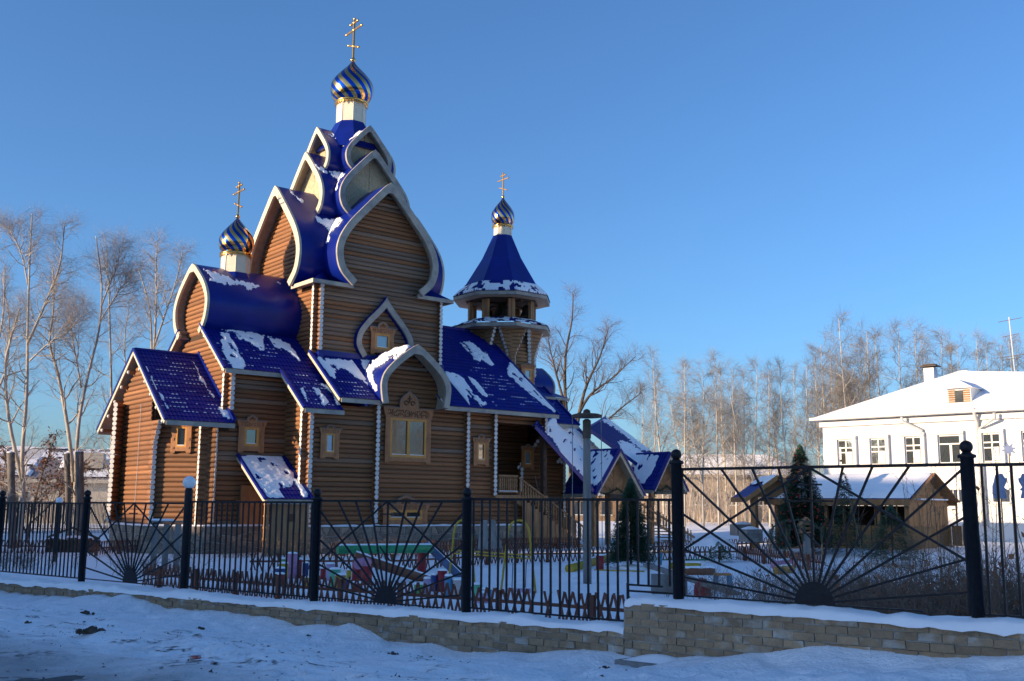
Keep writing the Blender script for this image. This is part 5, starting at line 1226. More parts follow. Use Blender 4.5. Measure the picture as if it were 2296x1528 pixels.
# ---- grey planks stacked against the foundation
pk = thing('plank_stack', 'grey weathered planks leaning together by the foundation', 'planks', (*at(1098, 1245, 46)[:2], 0))
for dx, ln_ in ((-.42, .12), (-.18, -.05), (.08, .04), (.3, -.3), (.46, -.4)): MB().bar((dx+ln_*-.3, -.1, -.1), (dx+ln_*.9, .3, 1.62+R_.uniform(-.1, .08)), .22, .045, (0, 1, 0)).build('plank', 'grey_wood', pk)
# ---- artificial fir and other conifers
def conifer(name, label, g_, h, r, m='needle', nb=900, ball=0, dens=1., seed=1, lean=0, trunk=.05, group=None, snow=False):
    rg = random.Random(seed); t = thing(name, label, 'tree', g_, 0, group)
    MB().tube([(0, 0, -.2), (0, 0, h*.9)], [trunk, .01], 8).build('trunk', 'bark_dark', t)
    q = MB(); bl = MB(); sn = MB()
    for k in range(nb):
        f = 1-math.sqrt(rg.random())*1.0 if rg.random() < .8 else rg.random(); f = max(0, min(.99, f)); z = h*(.06+.94*f); rr = r*(1-f)**.85*rg.uniform(.8, 1.12)+.05
        a = rg.uniform(0, 2*math.pi); d = np.array([math.cos(a), math.sin(a), 0]); dn = rg.uniform(-.18, .12)
        st = d*rr*rg.uniform(.15, .55); en = d*rr
        p0 = np.array([0, 0, z+.08])+st; p1 = np.array([0, 0, z+dn*rr])+en
        for j in range(5):                   # sprays of needles along each twig
            u = j/4; c = p0*(1-u)+p1*u; ax = (p1-p0)/max(np.linalg.norm(p1-p0), 1e-3); sd = np.cross(ax, (0, 0, 1)); w_ = (.085-.045*u)*dens*(h/3)**.4
            for s in (-1, 1):
                tip = c+ax*w_*1.2+sd*s*w_+np.array([0, 0, rg.uniform(-.04, .05)]); b0 = c-ax*w_*.35; b1 = c+ax*w_*.35+np.array([0, 0, .012]); q.add([b0, b1, tip], [(0, 1, 2)])
        if ball and k % ball == 0: bl.ball(p1+np.array([0, 0, -.03]), .035, 8, 6)
        if snow and k % 9 == 0: sn.ball(p1*.8, .07, 8, 6, .5)
    q.build('crown', m, t, False, False)
    if bl.f: kind(bl.build('baubles', 'bauble', t, True), 'stuff')
    if sn.f: kind(sn.build('snow', 'snow', t, True), 'stuff')
    return t
conifer('artificial_fir', 'dark green artificial fir with white base mat behind the black fence', G(1415, 1275), 3.2, .86, nb=3000, dens=1.1, seed=2)
kind(MB().lathe([(.55, -.05), (.5, .08), (.1, .16)], 14, tuple(G(1415, 1276))).build('snow_heap', 'snow', None, True), 'stuff')
P = at(1800, 1195, 46); P[2] = gzf(P[0], P[1]); conifer('decorated_fir', 'tall dark fir hung with red baubles beside the pavilion', P, 4.7, 1.35, nb=4200, dens=1.15, ball=22, seed=3)
P = at(1897, 1200, 44); P[2] = gzf(P[0], P[1]); conifer('young_spruce', 'thin young spruce in front of the pavilion roof', P, 3.4, .85, nb=420, dens=1.3, seed=4)
P = at(1612, 1238, 43.5); P[2] = gzf(P[0], P[1]); conifer('small_spruce', 'low spreading spruce with snow on its twigs behind a picket fence', P, .75, .75, nb=200, dens=1.5, seed=5, snow=True)
P = at(2000, 1210, 40); P[2] = gzf(P[0], P[1]); conifer('dark_spruce', 'dark spruce half hidden by dry brush before the pavilion', P, 2.2, 1.3, nb=800, dens=1.3, seed=6)
# garland arch
ga = thing('garland_arch', 'trellis arch draped with pale fir garlands before the pavilion', 'arch', (*at(1785, 1200, 43)[:2], gzf(*at(1785, 1200, 43)[:2]))); gb = np.array(ga.location)
for px in (1726, 1764, 1842): p = at(px, 1200, 43)-gb; MB().tube([(p[0], p[1], -.1), (p[0], p[1], 1.25)], .03, 6).build('trellis_post', 'raw_wood', ga)
gar = MB(); rg = random.Random(5); AW = (at(1842, 1150, 43)[0]-at(1726, 1150, 43)[0])/2; cxx = (at(1842, 1150, 43)[0]+at(1726, 1150, 43)[0])/2-gb[0]
strands = [[(cxx+AW*math.cos(a)*1.02, rg.uniform(-.1, .1), 1.0+.62*math.sin(a)) for a in np.linspace(math.pi, 0, 26)]]+[[(cxx+x0*AW+.04*math.sin(k*1.1), -.1, 1.45-k*.11) for k in range(n)] for x0, n in ((-.95, 9), (-.45, 11), (-.3, 9), (.05, 6), (.25, 7), (.95, 8), (-.6, 7), (.6, 5))]
for st in strands:
    for k in range(len(st)-1):
        a_, b_ = np.array(st[k]), np.array(st[k+1])
        for j in range(26):
            c = a_*(1-j/26)+b_*(j/26); d = np.array([rg.gauss(0, 1), rg.gauss(0, 1), rg.gauss(0, 1)]); d /= np.linalg.norm(d); l_ = rg.uniform(.05, .11); s_ = np.cross(d, (.3, .5, .8))*.028; gar.add([c-s_, c+s_, c+d*l_], [(0, 1, 2)])
gar.build('garland', 'needle_pale', ga, False, False)
# bird feeder
fp_ = G(1810, 1252); bf = thing('bird_feeder', 'small wooden bird-feeder house on a thick grey post', 'bird feeder', fp_); hf = at(1810, 1196, fp_[1])[2]-fp_[2]
MB().box((0, 0, hf/2-.1), (.26, .22, hf+.1)).build('post', 'grey_wood', bf); MB().box((0, 0, hf+.03), (.52, .42, .05)).box((0, 0, hf+.2), (.44, .03, .1)).build('tray', 'raw_wood', bf)
for s in (-1, 1): MB().box((s*.2, 0, hf+.2), (.05, .36, .3)).build('side', 'raw_wood', bf); MB().extr([(s*.32, -.25, hf+.32), (0, -.25, hf+.66), (0, -.25, hf+.61), (s*.29, -.25, hf+.27)], (0, .5, 0)).build('roof', 'raw_wood', bf)
MB().extr([(-.25, -.12, hf+.33), (.25, -.12, hf+.33), (0, -.12, hf+.6)], (0, .04, 0)).build('gable', 'raw_wood', bf)
# ---- right side toys
def yl(name, label, a, b, r, m, cat='log', snow=.45, rings=0):
    A_, B_ = G(*a), G(*b); A_[2] += r*.8; B_[2] += r*.8; t = thing(name, label, cat, A_); wlog((0, 0, 0), B_-A_, r, m, t, 'log_body', snow=snow)
    for k in range(rings): f = (k+.5)/rings; c = (B_-A_)*f; d = (B_-A_)/np.linalg.norm(B_-A_); MB().tube([c-d*.03, c+d*.03], r*1.03, 18).build('ring', 'black_paint', t)
yl('yellow_log', 'yellow painted log with black rings lying beside the grey pole', (1276, 1284), (1388, 1251), .15, 'p_yellow', snow=.15, rings=6)
yl('yellow_log', 'yellow log under snow right of the fence step', (1500, 1276), (1572, 1278), .14, 'p_yellow', snow=.6)
yl('brown_log', 'brown log under snow beside the small orange bench', (1532, 1290), (1600, 1290), .14, 'p_brown', snow=.65)
yl('pink_log', 'short pink log at the edge of the dry brush', (1737, 1276), (1778, 1272), .17, 'p_pink', snow=.5)
yl('ochre_log', 'short ochre and green log before the pink one', (1742, 1288), (1775, 1284), .14, 'p_ochre', snow=.2)
yl('thin_pole', 'thin yellow pole lying on the snow before the artificial fir', (1332, 1280), (1445, 1283), .025, 'p_yellow', 'pole', snow=0)
yl('green_pole', 'thin green pole lying across the snow before the picket fence', (1478, 1257), (1620, 1257), .03, 'p_green', 'pole', snow=0)
stump(1345, 1246, 1278, 17, 'p_red', 'lone red stump right of the grey pole')
def bench(label, x0, x1, y0, y1):
    A_, B_ = G(x0, y1), G(x1, y1); t = thing('small_bench', label, 'bench', A_); h = at(x0, y0, A_[1])[2]-A_[2]; r_ = B_-A_
    for p in ((0, 0, 0), r_): MB().bar((p[0], p[1], -.1), (p[0]+(.06 if p[0] == 0 else -.03), p[1], h), .14, .05, (0, 1, 0)).build('leg', 'p_sky', t)
    MB().bar((0, 0, h), (r_[0], r_[1], h), .25, .06).build('seat', 'p_orange', t)
bench('small orange bench with blue legs left of the fence step', 1479, 1512, 1237, 1268); bench('small orange bench with blue legs beside the seesaw plank', 1602, 1638, 1288, 1322)
se = thing('seesaw', 'grey plank seesaw on a rounded red support', 'seesaw', G(1575, 1338)); sb2 = np.array(se.location)
A_, B_ = at(1452, 1268, sb2[1]+3), at(1650, 1332, sb2[1]-1.5); MB().bar(A_-sb2, B_-sb2, .3, .07).build('plank', 'grey_wood', se)
q = MB(); q.extr([(.19*math.cos(math.pi*k/12), -.15, .12+.33*math.sin(math.pi*k/12)) for k in range(13)]+[(-.19, -.15, -.2), (.19, -.15, -.2)], (0, .3, 0)); q.build('support', 'p_red', se)
MB().box((-.75, .6, .25), (.9, .3, .5)).build('box_base', 'grey_wood', se)
for k, (x0, x1, y0, y1, lb) in enumerate([(1643, 1690, 1176, 1197, 'wooden planter box under snow left of the pavilion'), (1664, 1702, 1187, 1211, 'lower wooden planter box under snow left of the pavilion')]):
    d = 52-k*3; a_, b_ = at(x0, y0, d), at(x1, y1, d); t = thing('planter_box', lb, 'planter', ((a_[0]+b_[0])/2, d, b_[2]-.1), .2); w_ = b_[0]-a_[0]; h = a_[2]-b_[2]+.1
    MB().box((0, 0, h/2), (w_, .9, h)).build('box', 'grey_wood', t)
    for s in range(3): MB().box((0, -.46, h*(s+.5)/3), (w_*1.01, .03, h/3-.02)).build('board', 'grey_wood', t)
    q = MB(); q.sheet(10, 8, lambda i, j: (-w_/2-.04+(w_+.08)*i/9, -.5+j/7, h+(.14*math.sin(math.pi*i/9)*math.sin(math.pi*j/7)+.0))); kind(q.build('snow_cap', 'snow', t, True), 'stuff')
p = at(1598, 1200, 50); q = MB(); q.sheet(40, 24, lambda i, j: (p[0]-2.2+4.4*i/39, p[1]-1.6+3.2*j/23, gzf(p[0], p[1])-.12+.85*max(0, math.sin(math.pi*i/39))**1.3*max(0, math.sin(math.pi*j/23))*(.6+.7*float(fbm(i*.16, j*.2, 3)))))
kind(q.build('snow_heap', 'snow', None, True), 'stuff')
# ---- left side: log planter, grey frame
lp_ = at(163, 1228, 48); t = thing('log_planter', 'dark wooden planter box with a little gabled frame at far left', 'planter', (lp_[0], lp_[1], gzf(lp_[0], lp_[1])), .1)
for k in range(14): MB().tube([(-1.0+k*.155, -.4, -.1), (-1.0+k*.155, -.4, .62+R_.uniform(-.04, .05))], .075, 8).build('picket', 'dark_wood', t)
MB().box((0, .1, .28), (2.1, .9, .5)).build('box', 'dark_wood', t); q = MB(); q.sheet(12, 8, lambda i, j: (-1.05+2.1*i/11, -.35+.95*j/7, .55+.2*math.sin(math.pi*i/11)*math.sin(math.pi*j/7))); kind(q.build('snow', 'snow', t, True), 'stuff')
MB().bar((-1.1, -.2, .65), (0, -.2, 1.1), .09).build('rafter', 'dark_wood', t); MB().bar((0, -.2, 1.1), (1.2, -.2, .6), .09).build('rafter', 'dark_wood', t)
g_ = G(368, 1284); t = thing('grey_frame', 'grey board frame of three uprights and a snowy top plank before the altar end', 'frame', g_, .15)
ht = at(368, 1172, g_[1])[2]-g_[2]
for k in (-1, 0, 1): MB().box((k*.36, 0, ht/2-.1), (.18, .10, ht+.1)).build('upright', 'grey_wood', t)
MB().box((0.02, 0, ht+.03), (1.15, .2, .05)).build('top_plank', 'grey_wood', t); q = MB(); q.sheet(14, 5, lambda i, j: (-.52+.75*i/13, -.1+.05*j, ht+.06+(.06 if 0 < i < 13 and 0 < j < 4 else 0))); kind(q.build('snow', 'snow', t, True), 'stuff')
# ---- clods, stones and litter on the trodden snow
def clod(px, py, s, label, m='clod', n=5, name='dirt_clod', cat='clod'):
    rg = random.Random(px); g_ = G(px, py); q = MB()
    big = [(0, 0, 0, s)]+[(rg.uniform(-2.2, 2.2)*s, rg.uniform(-.6, .6)*s, 0, s*rg.uniform(.25, .7)) for _ in range(n)]
    for x, y, z, r in big:
        o = len(q.v); q.ball((x, y, z+r*.25), r, 9, 6, .75)
        for k in range(o, len(q.v)):
            v_ = np.array(q.v[k]); q.v[k] = tuple(v_+np.array([rg.gauss(0, 1), rg.gauss(0, 1), rg.gauss(0, .8)])*r*.16)
    for k in range(40): r = rg.uniform(.05, .2)*s; q.box((rg.gauss(0, 2.2)*s, rg.gauss(0, .7)*s, .0), (r, r, r*.6), rg.uniform(0, 3))
    kind(tag(q.build(name, m, None, False, True, g_), label, cat, 'clods on the trodden snow'), 'stuff')
clod(206, 1421, .075, 'heap of dark frozen clods lowest at the left', n=6); clod(193, 1379, .06, 'two dark clods above the lower clod heap', n=3)
clod(447, 1411, .035, 'flat scatter of dark earth right of the clod heaps', n=9); clod(880, 1468, .03, 'dark earth scatter at the bottom middle of the snow', n=9); clod(690, 1430, .02, 'tiny dark crumbs below the sun panel post', n=5); clod(1355, 1500, .035, 'dark crumbs beside the concrete slab', n=6); clod(60, 1400, .03, 'small crumbs at the left edge of the snow', n=6)
g_ = G(425, 1486); t = MB(); t.lathe([(.02, 0), (.033, .01), (.033, .10), (.025, .115)], 14); o = t.build('crushed_can', 'can_red', None, True, True, g_+np.array([0, 0, .03]), (0, 1.5, .4)); o.scale = (.7, 1, 1); tag(o, 'crushed red drink can lying on the snow', 'can')
g_ = np.array([*fpos(3.5, .36)[:2], -.07]); g_[2] = gzf(g_[0], g_[1])-.08; t = thing('concrete_slab', 'broken grey concrete slab at the foot of the brick wall', 'slab', g_, FANG)
MB().extr([(-.5, -.22, -.1), (.62, -.25, -.1), (.5, .2, -.1), (-.42, .25, -.1)], (.03, .02, .22)).build('slab', 'concrete', t)
q = MB(); q.sheet(12, 6, lambda i, j: (-.4+.9*i/11, -.15+.38*j/5, .12+(.09*math.sin(math.pi*i/11)*math.sin(math.pi*j/5)))); kind(q.build('snow', 'snow', t, True), 'stuff')

rg = random.Random(91); q = MB()               # loose grit on the trodden strip
for k in range(2600):
    t_, n_ = rg.uniform(-12, 9), rg.uniform(1.5, 7.5)
    if float(fbm(t_*.6, n_*1.1, 77)) < .44+.10*(n_ < 3): continue
    P = fpos(t_, n_); z_ = gzf(P[0], P[1]); r = rg.uniform(.006, .02)*(1.6 if rg.random() < .06 else 1); a = [np.array([P[0], P[1], z_])+np.array([rg.gauss(0, 1), rg.gauss(0, 1), abs(rg.gauss(0, .6))])*r for _ in range(4)]; q.add(a, [(0, 1, 2), (0, 2, 3), (0, 3, 1), (1, 3, 2)])
kind(tag(q.build('grit', 'clod', None, False, False), 'loose dark grit scattered on the trodden snow', 'grit'), 'stuff')

def garland(label, pts, n=40, w=.10):
    t = thing('fir_garland', label, 'garland', pts[0], 0, 'fir garlands on the stair canopies'); q = MB(); rg = random.Random(len(label))
    for a_, b_ in zip(pts[:-1], pts[1:]):
        a_, b_ = np.array(a_)-pts[0], np.array(b_)-pts[0]; m_ = max(2, int(np.linalg.norm(b_-a_)*n))
        for j in range(m_*5):
            c = a_*(1-j/m_/5)+b_*(j/m_/5)-np.array([0, 0, .12*math.sin(math.pi*j/m_/5)]); d = np.array([rg.gauss(0, 1) for _ in range(3)]); d /= np.linalg.norm(d); s_ = np.cross(d, (.3, .5, .8))*.02; q.add([c-s_, c+s_, c+d*rg.uniform(w, 2*w)], [(0, 1, 2)])
    q.build('garland_twigs', 'needle', t, False, False)
garland('dark fir garland across the near canopy gable', [wld(17.9, -.1, 2.2), wld(18.2, -.1, 2.95), wld(19.5, -.1, 3.25), wld(20.8, -.1, 2.95), wld(21.1, -.1, 1.6)])
garland('dark fir garland across the far canopy gable', [wld(22.9, .4, 2.0), wld(23.2, .4, 3.2), wld(24.2, .4, 3.5), wld(25.4, .4, 3.2), wld(25.5, .4, 2.0)])
# ================================================================ bare trees
def rot_about(v, ax, a): return Matrix.Rotation(a, 3, Vector(ax)) @ Vector(v)
def limb(mb, rg, p, d, L_, r, n, sides, up=.25, wob=.12, taper=.25):
    pts = [Vector(p)]; rad = [r]; d = Vector(d).normalized()
    for k in range(n):
        d = (d+Vector((rg.gauss(0, wob), rg.gauss(0, wob), rg.gauss(0, wob)+up*.3))).normalized(); pts.append(pts[-1]+d*L_/n); rad.append(r*(1-(1-taper)*(k+1)/n))
    mb.tube(pts, rad, sides, False); return pts, rad, d
def along(pts, rad, f):
    x = f*(len(pts)-1); i = min(int(x), len(pts)-2); t = x-i; return pts[i].lerp(pts[i+1], t), rad[i]*(1-t)+rad[i+1]*t, (pts[i+1]-pts[i]).normalized()
def spread(rg, d, a):
    o = d.orthogonal().normalized(); o = rot_about(o, d, rg.uniform(0, 6.283)); return rot_about(d, o.cross(d).normalized(), a)
def branchy(tr, cr, rg, pts, rad, H, nb, f0, ang, blen, sub=7, twigs=6, up=.5, tw=.6, minr=.006, drop=1.0):
    for k in range(nb):
        f = f0+(1-f0)*(k+rg.random())/nb; p, r, d = along(pts, rad, min(f, .995))
        L1 = blen*H*(1.05-f*drop*.8)*rg.uniform(.6, 1.2); r1 = max(min(r*.55, L1*.02), minr*1.5)
        q, rr, dd = limb(tr if r1 > .018 else cr, rg, p, spread(rg, d, ang*rg.uniform(.7, 1.25)), L1, r1, 6, 5, up, .2)
        for j in range(sub):
            g = .2+.8*(j+rg.random())/sub; p2, r2, d2 = along(q, rr, min(g, .99)); L2 = L1*rg.uniform(.22, .5)*(1.15-g*.5)+.25
            q2, rr2, d3 = limb(cr, rg, p2, spread(rg, d2, rg.uniform(.45, .95)), L2, max(min(r2*.55, L2*.014), minr), 3, 3, up*.25, .2)
            for i in range(twigs):
                h = .15+.85*(i+rg.random())/twigs; p3, r3, d4 = along(q2, rr2, min(h, .99)); limb(cr, rg, p3, spread(rg, d4, rg.uniform(.4, 1.15)), tw*rg.uniform(.5, 1.3), max(r3*.6, minr*.75), 2, 3, -.15, .22, .4)
def tree(name, label, base, stems, H, bark, twig, nb=26, f0=.3, ang=.75, blen=.17, seed=1, group=None, sub=7, twigs=6, up=.5, tw=.6, minr=.006, rz=0):
    """stems: list of (points relative to base, r0, r1)"""
    rg = random.Random(seed); t = thing(name, label, 'tree', base, rz, group); tr = MB(); cr = MB()
    for P, r0, r1 in stems:
        pts = [Vector(p) for p in spline([np.array(p) for p in P], 4)]; n = len(pts); rad = [r0+(r1-r0)*(k/(n-1))**.8 for k in range(n)]; tr.tube(pts, rad, 8, True)
        branchy(tr, cr, rg, pts, rad, H, nb, f0, ang, blen, sub, twigs, up, tw, minr)
    o = tr.build('trunk', bark, t, True, False); cr.build('crown', twig, t, False, False); return t
# ---- poplars at the left
def stem_px(pts, d, base): return [tuple(at(x, y, d)-base) for x, y in pts]
def pxtree(name, label, d, bx, stems, seed, **kw):
    b_ = at(bx, 1200, d); b_[2] = gzf(b_[0], b_[1]); S = []
    for P, r0, r1 in stems:
        q = stem_px(P, d, b_); S.append(([(q[0][0], q[0][1], -.3)]+q if P[0][1] > 1100 else q, r0, r1))
    return tree(name, label, b_, S, kw.pop('H', 16), kw.pop('bark', 'bark'), kw.pop('twig', 'twig'), seed=seed, group='bare trees left of the church', **kw)
t1 = pxtree('poplar_tree', 'forked bare poplar with pale trunks nearest the left edge', 52, 46, [([(46, 1190), (52, 1100), (50, 1020), (60, 880), (62, 740), (66, 600), (72, 480)], 0.174, .03), ([(50, 1080), (20, 940), (12, 820), (30, 740), (45, 690)], 0.116, .03), ([(62, 770), (85, 720), (110, 660), (135, 590), (145, 500)], 0.087, .025), ([(66, 810), (110, 770), (150, 745), (190, 700)], 0.052, .02), ([(63, 640), (48, 570), (20, 510)], 0.052, .02)], 1, nb=26, blen=.17, f0=.2, up=.3, ang=.85, minr=.0042, tw=.8, sub=7)
t2 = pxtree('poplar_tree', 'bare poplar with two pale stems beside the altar gable', 54, 166, [([(170, 1190), (170, 1060), (178, 940), (200, 830), (222, 740), (228, 640), (215, 530)], 0.151, .03), ([(166, 1080), (152, 960), (130, 840), (112, 770), (120, 690), (118, 600)], 0.128, .03), ([(182, 870), (170, 800), (160, 740), (165, 680)], 0.058, .02), ([(226, 690), (245, 640), (262, 600), (268, 560)], 0.052, .02), ([(225, 720), (262, 660), (285, 630)], 0.041, .02)], 2, nb=26, blen=.17, f0=.2, up=.3, ang=.85, minr=.0042, tw=.8, sub=7)
t3 = pxtree('poplar_tree', 'bare poplar with straight pale trunk close to the church wall', 62, 252, [([(252, 1190), (251, 1050), (250, 900), (247, 760), (243, 640), (238, 560)], 0.139, .03), ([(252, 1120), (268, 1000), (300, 930)], 0.058, .02)], 3, nb=28, blen=.17, f0=.2, up=.3, ang=.85, minr=.0042, tw=.8, sub=7)
t4 = pxtree('poplar_tree', 'bare poplar spreading in a fan behind the altar roof', 66, 342, [([(342, 1190), (342, 900), (340, 780), (335, 690), (310, 600)], 0.139, .03), ([(344, 800), (350, 700), (350, 600), (352, 540)], 0.093, .025), ([(345, 780), (372, 700), (395, 630), (410, 565)], 0.081, .025), ([(282, 860), (280, 760), (290, 680)], 0.052, .02)], 4, nb=26, blen=.17, f0=.2, up=.3, ang=.85, minr=.0042, tw=.8, sub=7)
t5 = pxtree('poplar_tree', 'bare poplar cut by the left picture edge', 60, -25, [([(-25, 1190), (-18, 950), (-8, 800), (8, 700), (10, 600)], 0.162, .03), ([(-15, 900), (15, 820), (20, 720), (5, 620)], 0.081, .02)], 5, nb=16, blen=.16, up=.6)
for lb, px, top, d, r in (('pollarded grey trunk stub with snowy cut top at the far left', 24, 1016, 51.5, .19), ('dark pollarded trunk stub left of its lighter neighbour', 150, 1018, 53.5, .15), ('grey pollarded trunk stub with snowy top left of the church', 178, 1014, 53.2, .20)):
    b_ = at(px+8, 1195, d); b_[2] = gzf(b_[0], b_[1]); tp = at(px, top, d)-b_; t = thing('tree_stub', lb, 'tree trunk', b_, 0, 'pollarded trunk stubs')
    MB().tube([(0, 0, -.3), tp*.35, tp*.7, tp], [r*1.1, r*.95, r*.9, r*1.02], 12).build('trunk', 'bark_grey', t, True); kind(MB().lathe([(r, 0), (r*.9, .05), (.02, .08)], 12, tuple(tp)).build('snow', 'snow', t, True), 'stuff')
# small tree with dry leaves
b_ = at(60, 1190, 58); b_[2] = gzf(b_[0], b_[1]); rg = random.Random(3)
t = tree('leafy_tree', 'low tree still holding brown dry leaves at the left edge', b_, [([(0, 0, -.2), (.2, 0, 1.5), (.5, .1, 3.5), (1.0, .2, 5.5)], 0.070, .03), ([(0, 0, .5), (-1, .1, 2.5), (-1.7, .2, 5)], 0.052, .03), ([(.1, 0, 1), (1.6, 0, 2.5), (2.8, .3, 4)], 0.046, .02)], 6, 'bark_dark', 'twig_dark', nb=14, blen=.3, f0=.25, seed=8, up=.3, group='bare trees left of the church')
lf = MB()
for ch in [c for c in t.children if c.name.startswith('crown')]:
    vs = ch.data.vertices; n = len(vs)
    for k in range(2600):
        v_ = np.array(vs[rg.randrange(n)].co); d = np.array([rg.gauss(0, 1) for _ in range(3)])*.06; e_ = np.array([rg.gauss(0, 1) for _ in range(3)])*.045; lf.add([v_, v_+d, v_+d+e_, v_+e_], [(0, 1, 2, 3)])
lf.build('leaves', 'dry_leaf', t, False, False)
# ---- dark tree behind the bell tower
b_ = at(1285, 1150, 72); b_[2] = gzf(b_[0], b_[1])
S = [([(0, 0, -.2)]+stem_px([(1278, 1000), (1268, 900), (1268, 800), (1282, 720), (1285, 660)], 72, b_), .20, .03), (stem_px([(1285, 1000), (1310, 880), (1345, 800), (1365, 735)], 72, b_), .16, .02), (stem_px([(1282, 960), (1320, 890), (1370, 850), (1425, 800)], 72, b_), .14, .02), (stem_px([(1272, 930), (1245, 830), (1228, 760)], 72, b_), .12, .02), (stem_px([(1290, 1000), (1340, 960), (1400, 910), (1440, 880)], 72, b_), .10, .02)]
tree('dark_tree', 'dark many-stemmed bare tree behind the bell tower', b_, S, 13, 'bark_dark', 'twig_dark', nb=17, f0=.3, blen=.22, seed=12, up=.5, tw=.7)
# ---- birch rows on the right: prototypes and copies
BROW = 'bare birches in the row behind the yard'
def proto(seed, H, fork):
    rg = random.Random(seed); l = rg.uniform(-.05, .05)*H
    S = [([(0, 0, -.3), (l*.2, 0, H*.3), (l*.7, .2, H*.65), (l, .3, H)], H*.0085, .02)]
    if fork: S.append(([(l*.2, 0, H*.28), (H*.06, -.3, H*.5), (H*.13, -.4, H*.8)], H*.006, .02))
    return tree('birch_tree', 'x', (0, 0, 0), S, H, 'bark', 'twig_far', nb=25, f0=.28, ang=.9, blen=.24, seed=seed, group=BROW, up=.3, tw=.75, minr=.0070, sub=8, twigs=6)
PR = [proto(31, 13, 0), proto(32, 13, 1), proto(33, 13, 1), proto(34, 13, 0)]
used = [False]*4
def place(px, ytop, d, k, label, rz):
    b_ = at(px, 1190, d); g_ = gzf(b_[0], b_[1]); H = at(px, ytop, d)[2]-g_
    o = PR[k] if not used[k] else copy_tree(PR[k]); used[k] = True
    o.location = (b_[0], b_[1], g_); o.rotation_euler = (0, 0, rz); s = H/13; o.scale = (s, s, s); o['label'] = label
L_ = ['pale birch just right of the far stair canopy', 'thin birch second in the row right of the canopies', 'slender birch third in the row right of the canopies', 'tall birch above the step of the fence', 'leaning birch right of the tall one above the fence', 'birch in the middle of the row behind the yard', 'thin birch between the middle birch and the fir', 'birch rising above the decorated fir', 'birch left of the white building corner', 'small birch at the white building corner', 'birch with low branches near the white building corner']
for i, (px, yt, d) in enumerate([(1490, 800, 84), (1535, 818, 92), (1578, 830, 80), (1612, 800, 86), (1652, 830, 90), (1690, 815, 84), (1728, 832, 92), (1768, 818, 85), (1803, 826, 90), (1842, 800, 98), (1862, 770, 104)]): place(px, yt, d, i % 4, L_[i], i*1.9+.4)
L_ = ['tallest pale birch above the snowy roof of the white building', 'birch right of the tallest one above the white roof', 'birch left of the chimney of the white building', 'birch right behind the chimney', 'broad birch above the roof peak', 'birch right of the roof peak', 'dim birch left of the antenna', 'dim birch behind the antenna', 'birch at the right picture edge', 'birch low over the left slope of the white roof']
for i, (px, yt, d) in enumerate([(1917, 716, 100), (1962, 745, 108), (2032, 735, 104), (2075, 745, 112), (2118, 752, 106), (2172, 770, 114), (2222, 762, 110), (2268, 772, 116), (2310, 765, 112), (1895, 800, 112)]): place(px, yt, d, (i+1) % 4, L_[i], i*2.3+1)
ex = ['thin birch behind the second birch of the row', 'distant birch seen between the row and the dark tree', 'distant birch left of the far stair canopy', 'faint birch behind the tall one above the fence step', 'faint birch between the leaning and the middle birch', 'faint birch left of the decorated fir', 'faint birch right of the decorated fir', 'faint birch above the white eave corner', 'faint birch low behind the white roof slope', 'faint birch between the two birches left of the chimney', 'faint birch right of the chimney top', 'faint birch over the roof peak', 'faint birch near the antenna foot', 'faint birch close to the right picture edge']
for i, (px, yt, d) in enumerate([(1556, 822, 110), (1462, 845, 108), (1440, 870, 112), (1630, 828, 118), (1672, 838, 112), (1750, 835, 116), (1786, 830, 108), (1880, 780, 112), (1940, 770, 118), (2000, 752, 116), (2096, 765, 120), (2145, 770, 112), (2246, 780, 122), (2290, 778, 118)]): place(px, yt, d, (i*3+1) % 4, ex[i], i*2.7+.2)
for i, (x_, y_, H_) in enumerate([(46, 34, 13), (49, 31, 15), (52, 36, 13), (55, 30, 16), (58, 34, 14), (61, 28, 15), (64, 33, 17), (50, 38, 12), (57, 39, 14), (67, 30, 16), (45, 29, 11), (60, 38, 13)]):
    o = copy_tree(PR[i % 4]); o.location = (x_, y_, .4); o.rotation_euler = (0, 0, i*1.3); o.scale = (H_/13,)*3; o['label'] = 'bare birch standing outside the picture across the street'; o['group'] = 'bare birches across the street'
# hazy thicket behind the row
rg = random.Random(77); q = MB()
for k in range(110):
    px = rg.uniform(1440, 1890); d = rg.uniform(92, 120); b_ = at(px, 1190, d); g_ = gzf(b_[0], b_[1]); h = rg.uniform(2.5, 6)
    pts, rad, dd = limb(q, rg, (b_[0], b_[1], g_), (rg.gauss(0, .15), 0, 1), h, .05, 4, 3, .4, .12)
    for j in range(20):
        p, r, d_ = along(pts, rad, rg.uniform(.15, .98)); a_, b2, _ = limb(q, rg, p, spread(rg, d_, rg.uniform(.4, 1)), rg.uniform(.6, 2.0), .016, 2, 3, .3, .2)
        for i in range(3): p2, r2, d2 = along(a_, b2, rg.uniform(.3, .95)); limb(q, rg, p2, spread(rg, d2, .7), rg.uniform(.3, .8), .01, 1, 3)
kind(tag(q.build('thicket', 'twig', None, False, False), 'brown leafless thicket behind the birch row', 'thicket'), 'stuff')
q = MB()
for k in range(60):
    px = rg.uniform(-60, 330); d = rg.uniform(72, 84); b_ = at(px, 1190, d); g_ = gzf(b_[0], b_[1]); h = rg.uniform(2, 5)
    pts, rad, dd = limb(q, rg, (b_[0], b_[1], g_), (rg.gauss(0, .2), 0, 1), h, .035, 4, 3, .3, .15)
    for j in range(14): p, r, d_ = along(pts, rad, rg.uniform(.15, .98)); limb(q, rg, p, spread(rg, d_, rg.uniform(.4, 1)), rg.uniform(.5, 1.6), .012, 2, 3, .3, .2)
kind(tag(q.build('thicket', 'twig', None, False, False), 'leafless undergrowth before the pale house at left', 'thicket'), 'stuff')
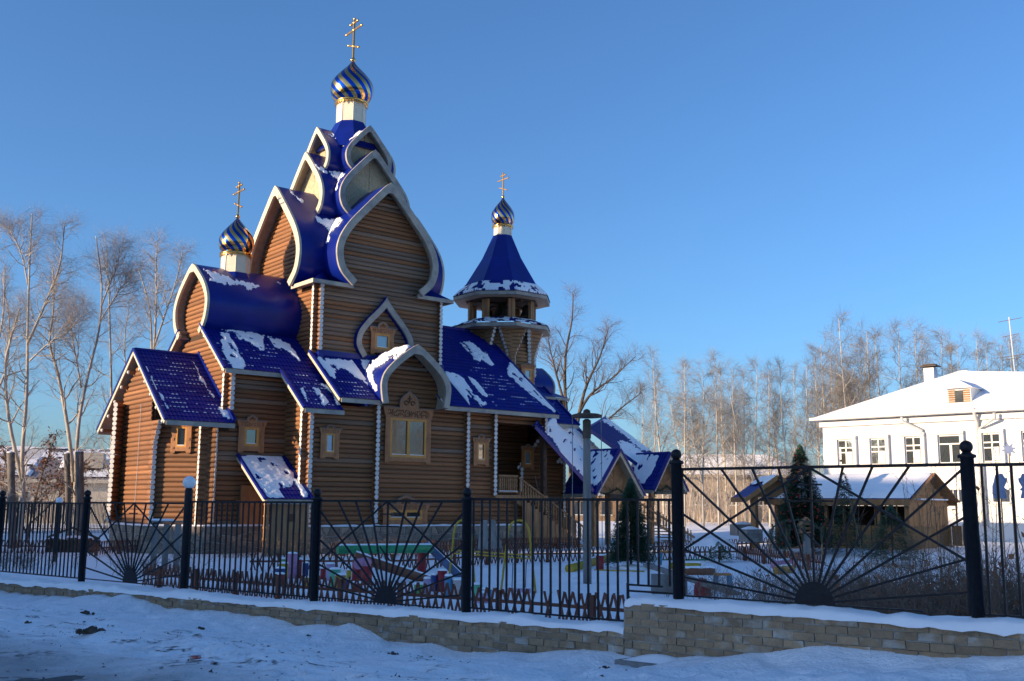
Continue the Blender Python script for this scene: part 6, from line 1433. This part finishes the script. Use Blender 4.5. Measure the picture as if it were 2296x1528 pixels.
# ---- dry brush behind the right fence
def shrub(label, px, d, h, w_, n, seed, m='dry_brush', sapl=False, leaf=0):
    rg = random.Random(seed); b_ = at(px, 1300, d); g_ = gzf(b_[0], b_[1]); t = thing('dry_shrub', label, 'shrub', (b_[0], b_[1], g_), 0, 'dry shrubs behind the right fence'); q = MB(); lf = MB()
    for k in range(n):
        x, y = rg.gauss(0, w_*.42), rg.gauss(0, w_*.3); hh = h*rg.uniform(.45, 1.0)
        pts, rad, dd = limb(q, rg, (x, y, -.05), (rg.gauss(0, .22 if not sapl else .06), rg.gauss(0, .15), 1), hh, .010 if not sapl else .016, 5, 3, .15, .13 if not sapl else .05)
        for j in range(9 if not sapl else 14):
            p, r, d_ = along(pts, rad, rg.uniform(.2, .98)); a_, b2, _ = limb(q, rg, p, spread(rg, d_, rg.uniform(.4, 1.1)), rg.uniform(.15, .5)*(1 if not sapl else 1.3), .005, 2, 3, .3, .25)
            if rg.random() < .6: p2, r2, d2 = along(a_, b2, .6); limb(q, rg, p2, spread(rg, d2, .8), rg.uniform(.1, .25), .004, 1, 3)
            if leaf and rg.random() < leaf: c = np.array(a_[-1]); e1_ = np.array([rg.gauss(0, 1) for _ in range(3)])*.03; e2_ = np.array([rg.gauss(0, 1) for _ in range(3)])*.03; lf.add([c, c+e1_, c+e1_+e2_, c+e2_], [(0, 1, 2, 3)])
    q.build('branches', m, t, False, False)
    if lf.f: lf.build('leaves', 'dry_leaf', t, False, False)
shrub('dense dry brush filling the right part of the sun-ray panel', 2010, 19, 1.35, 2.8, 300, 1, leaf=.15)
shrub('dense dry brush behind the thick right fence post', 2150, 17, 1.6, 2.4, 280, 2, leaf=.2)
shrub('dry brush at the right picture edge behind the bars', 2270, 15.5, 1.7, 2.0, 220, 3, leaf=.2)
shrub('lower dry brush right of the half sun disc', 1900, 21, 1.05, 2.6, 220, 4)
shrub('sparse dry weed stalks beside the seesaw', 1700, 24, .8, 2.4, 70, 5)
shrub('tall thin saplings rising before the pavilion gable', 2040, 24, 4.0, 1.2, 9, 6, sapl=True, leaf=.05)
shrub('tall thin saplings rising right of the thick fence post', 2235, 20, 3.6, 1.2, 9, 7, sapl=True, leaf=.12)
shrub('tall thin saplings left of the thick fence post', 2130, 21, 3.2, .9, 6, 8, sapl=True, leaf=.1)
shrub('low dry weeds behind the leftmost bar panel', 60, 36, .7, 2.0, 40, 9); shrub('dry weeds behind the left sun-ray panel', 350, 33, .8, 1.6, 40, 10)
shrub('dry undergrowth along the church foundation', 800, 46.5, .9, 5, 90, 11); shrub('dry undergrowth beside the side entrance', 560, 45, .8, 3, 60, 12)
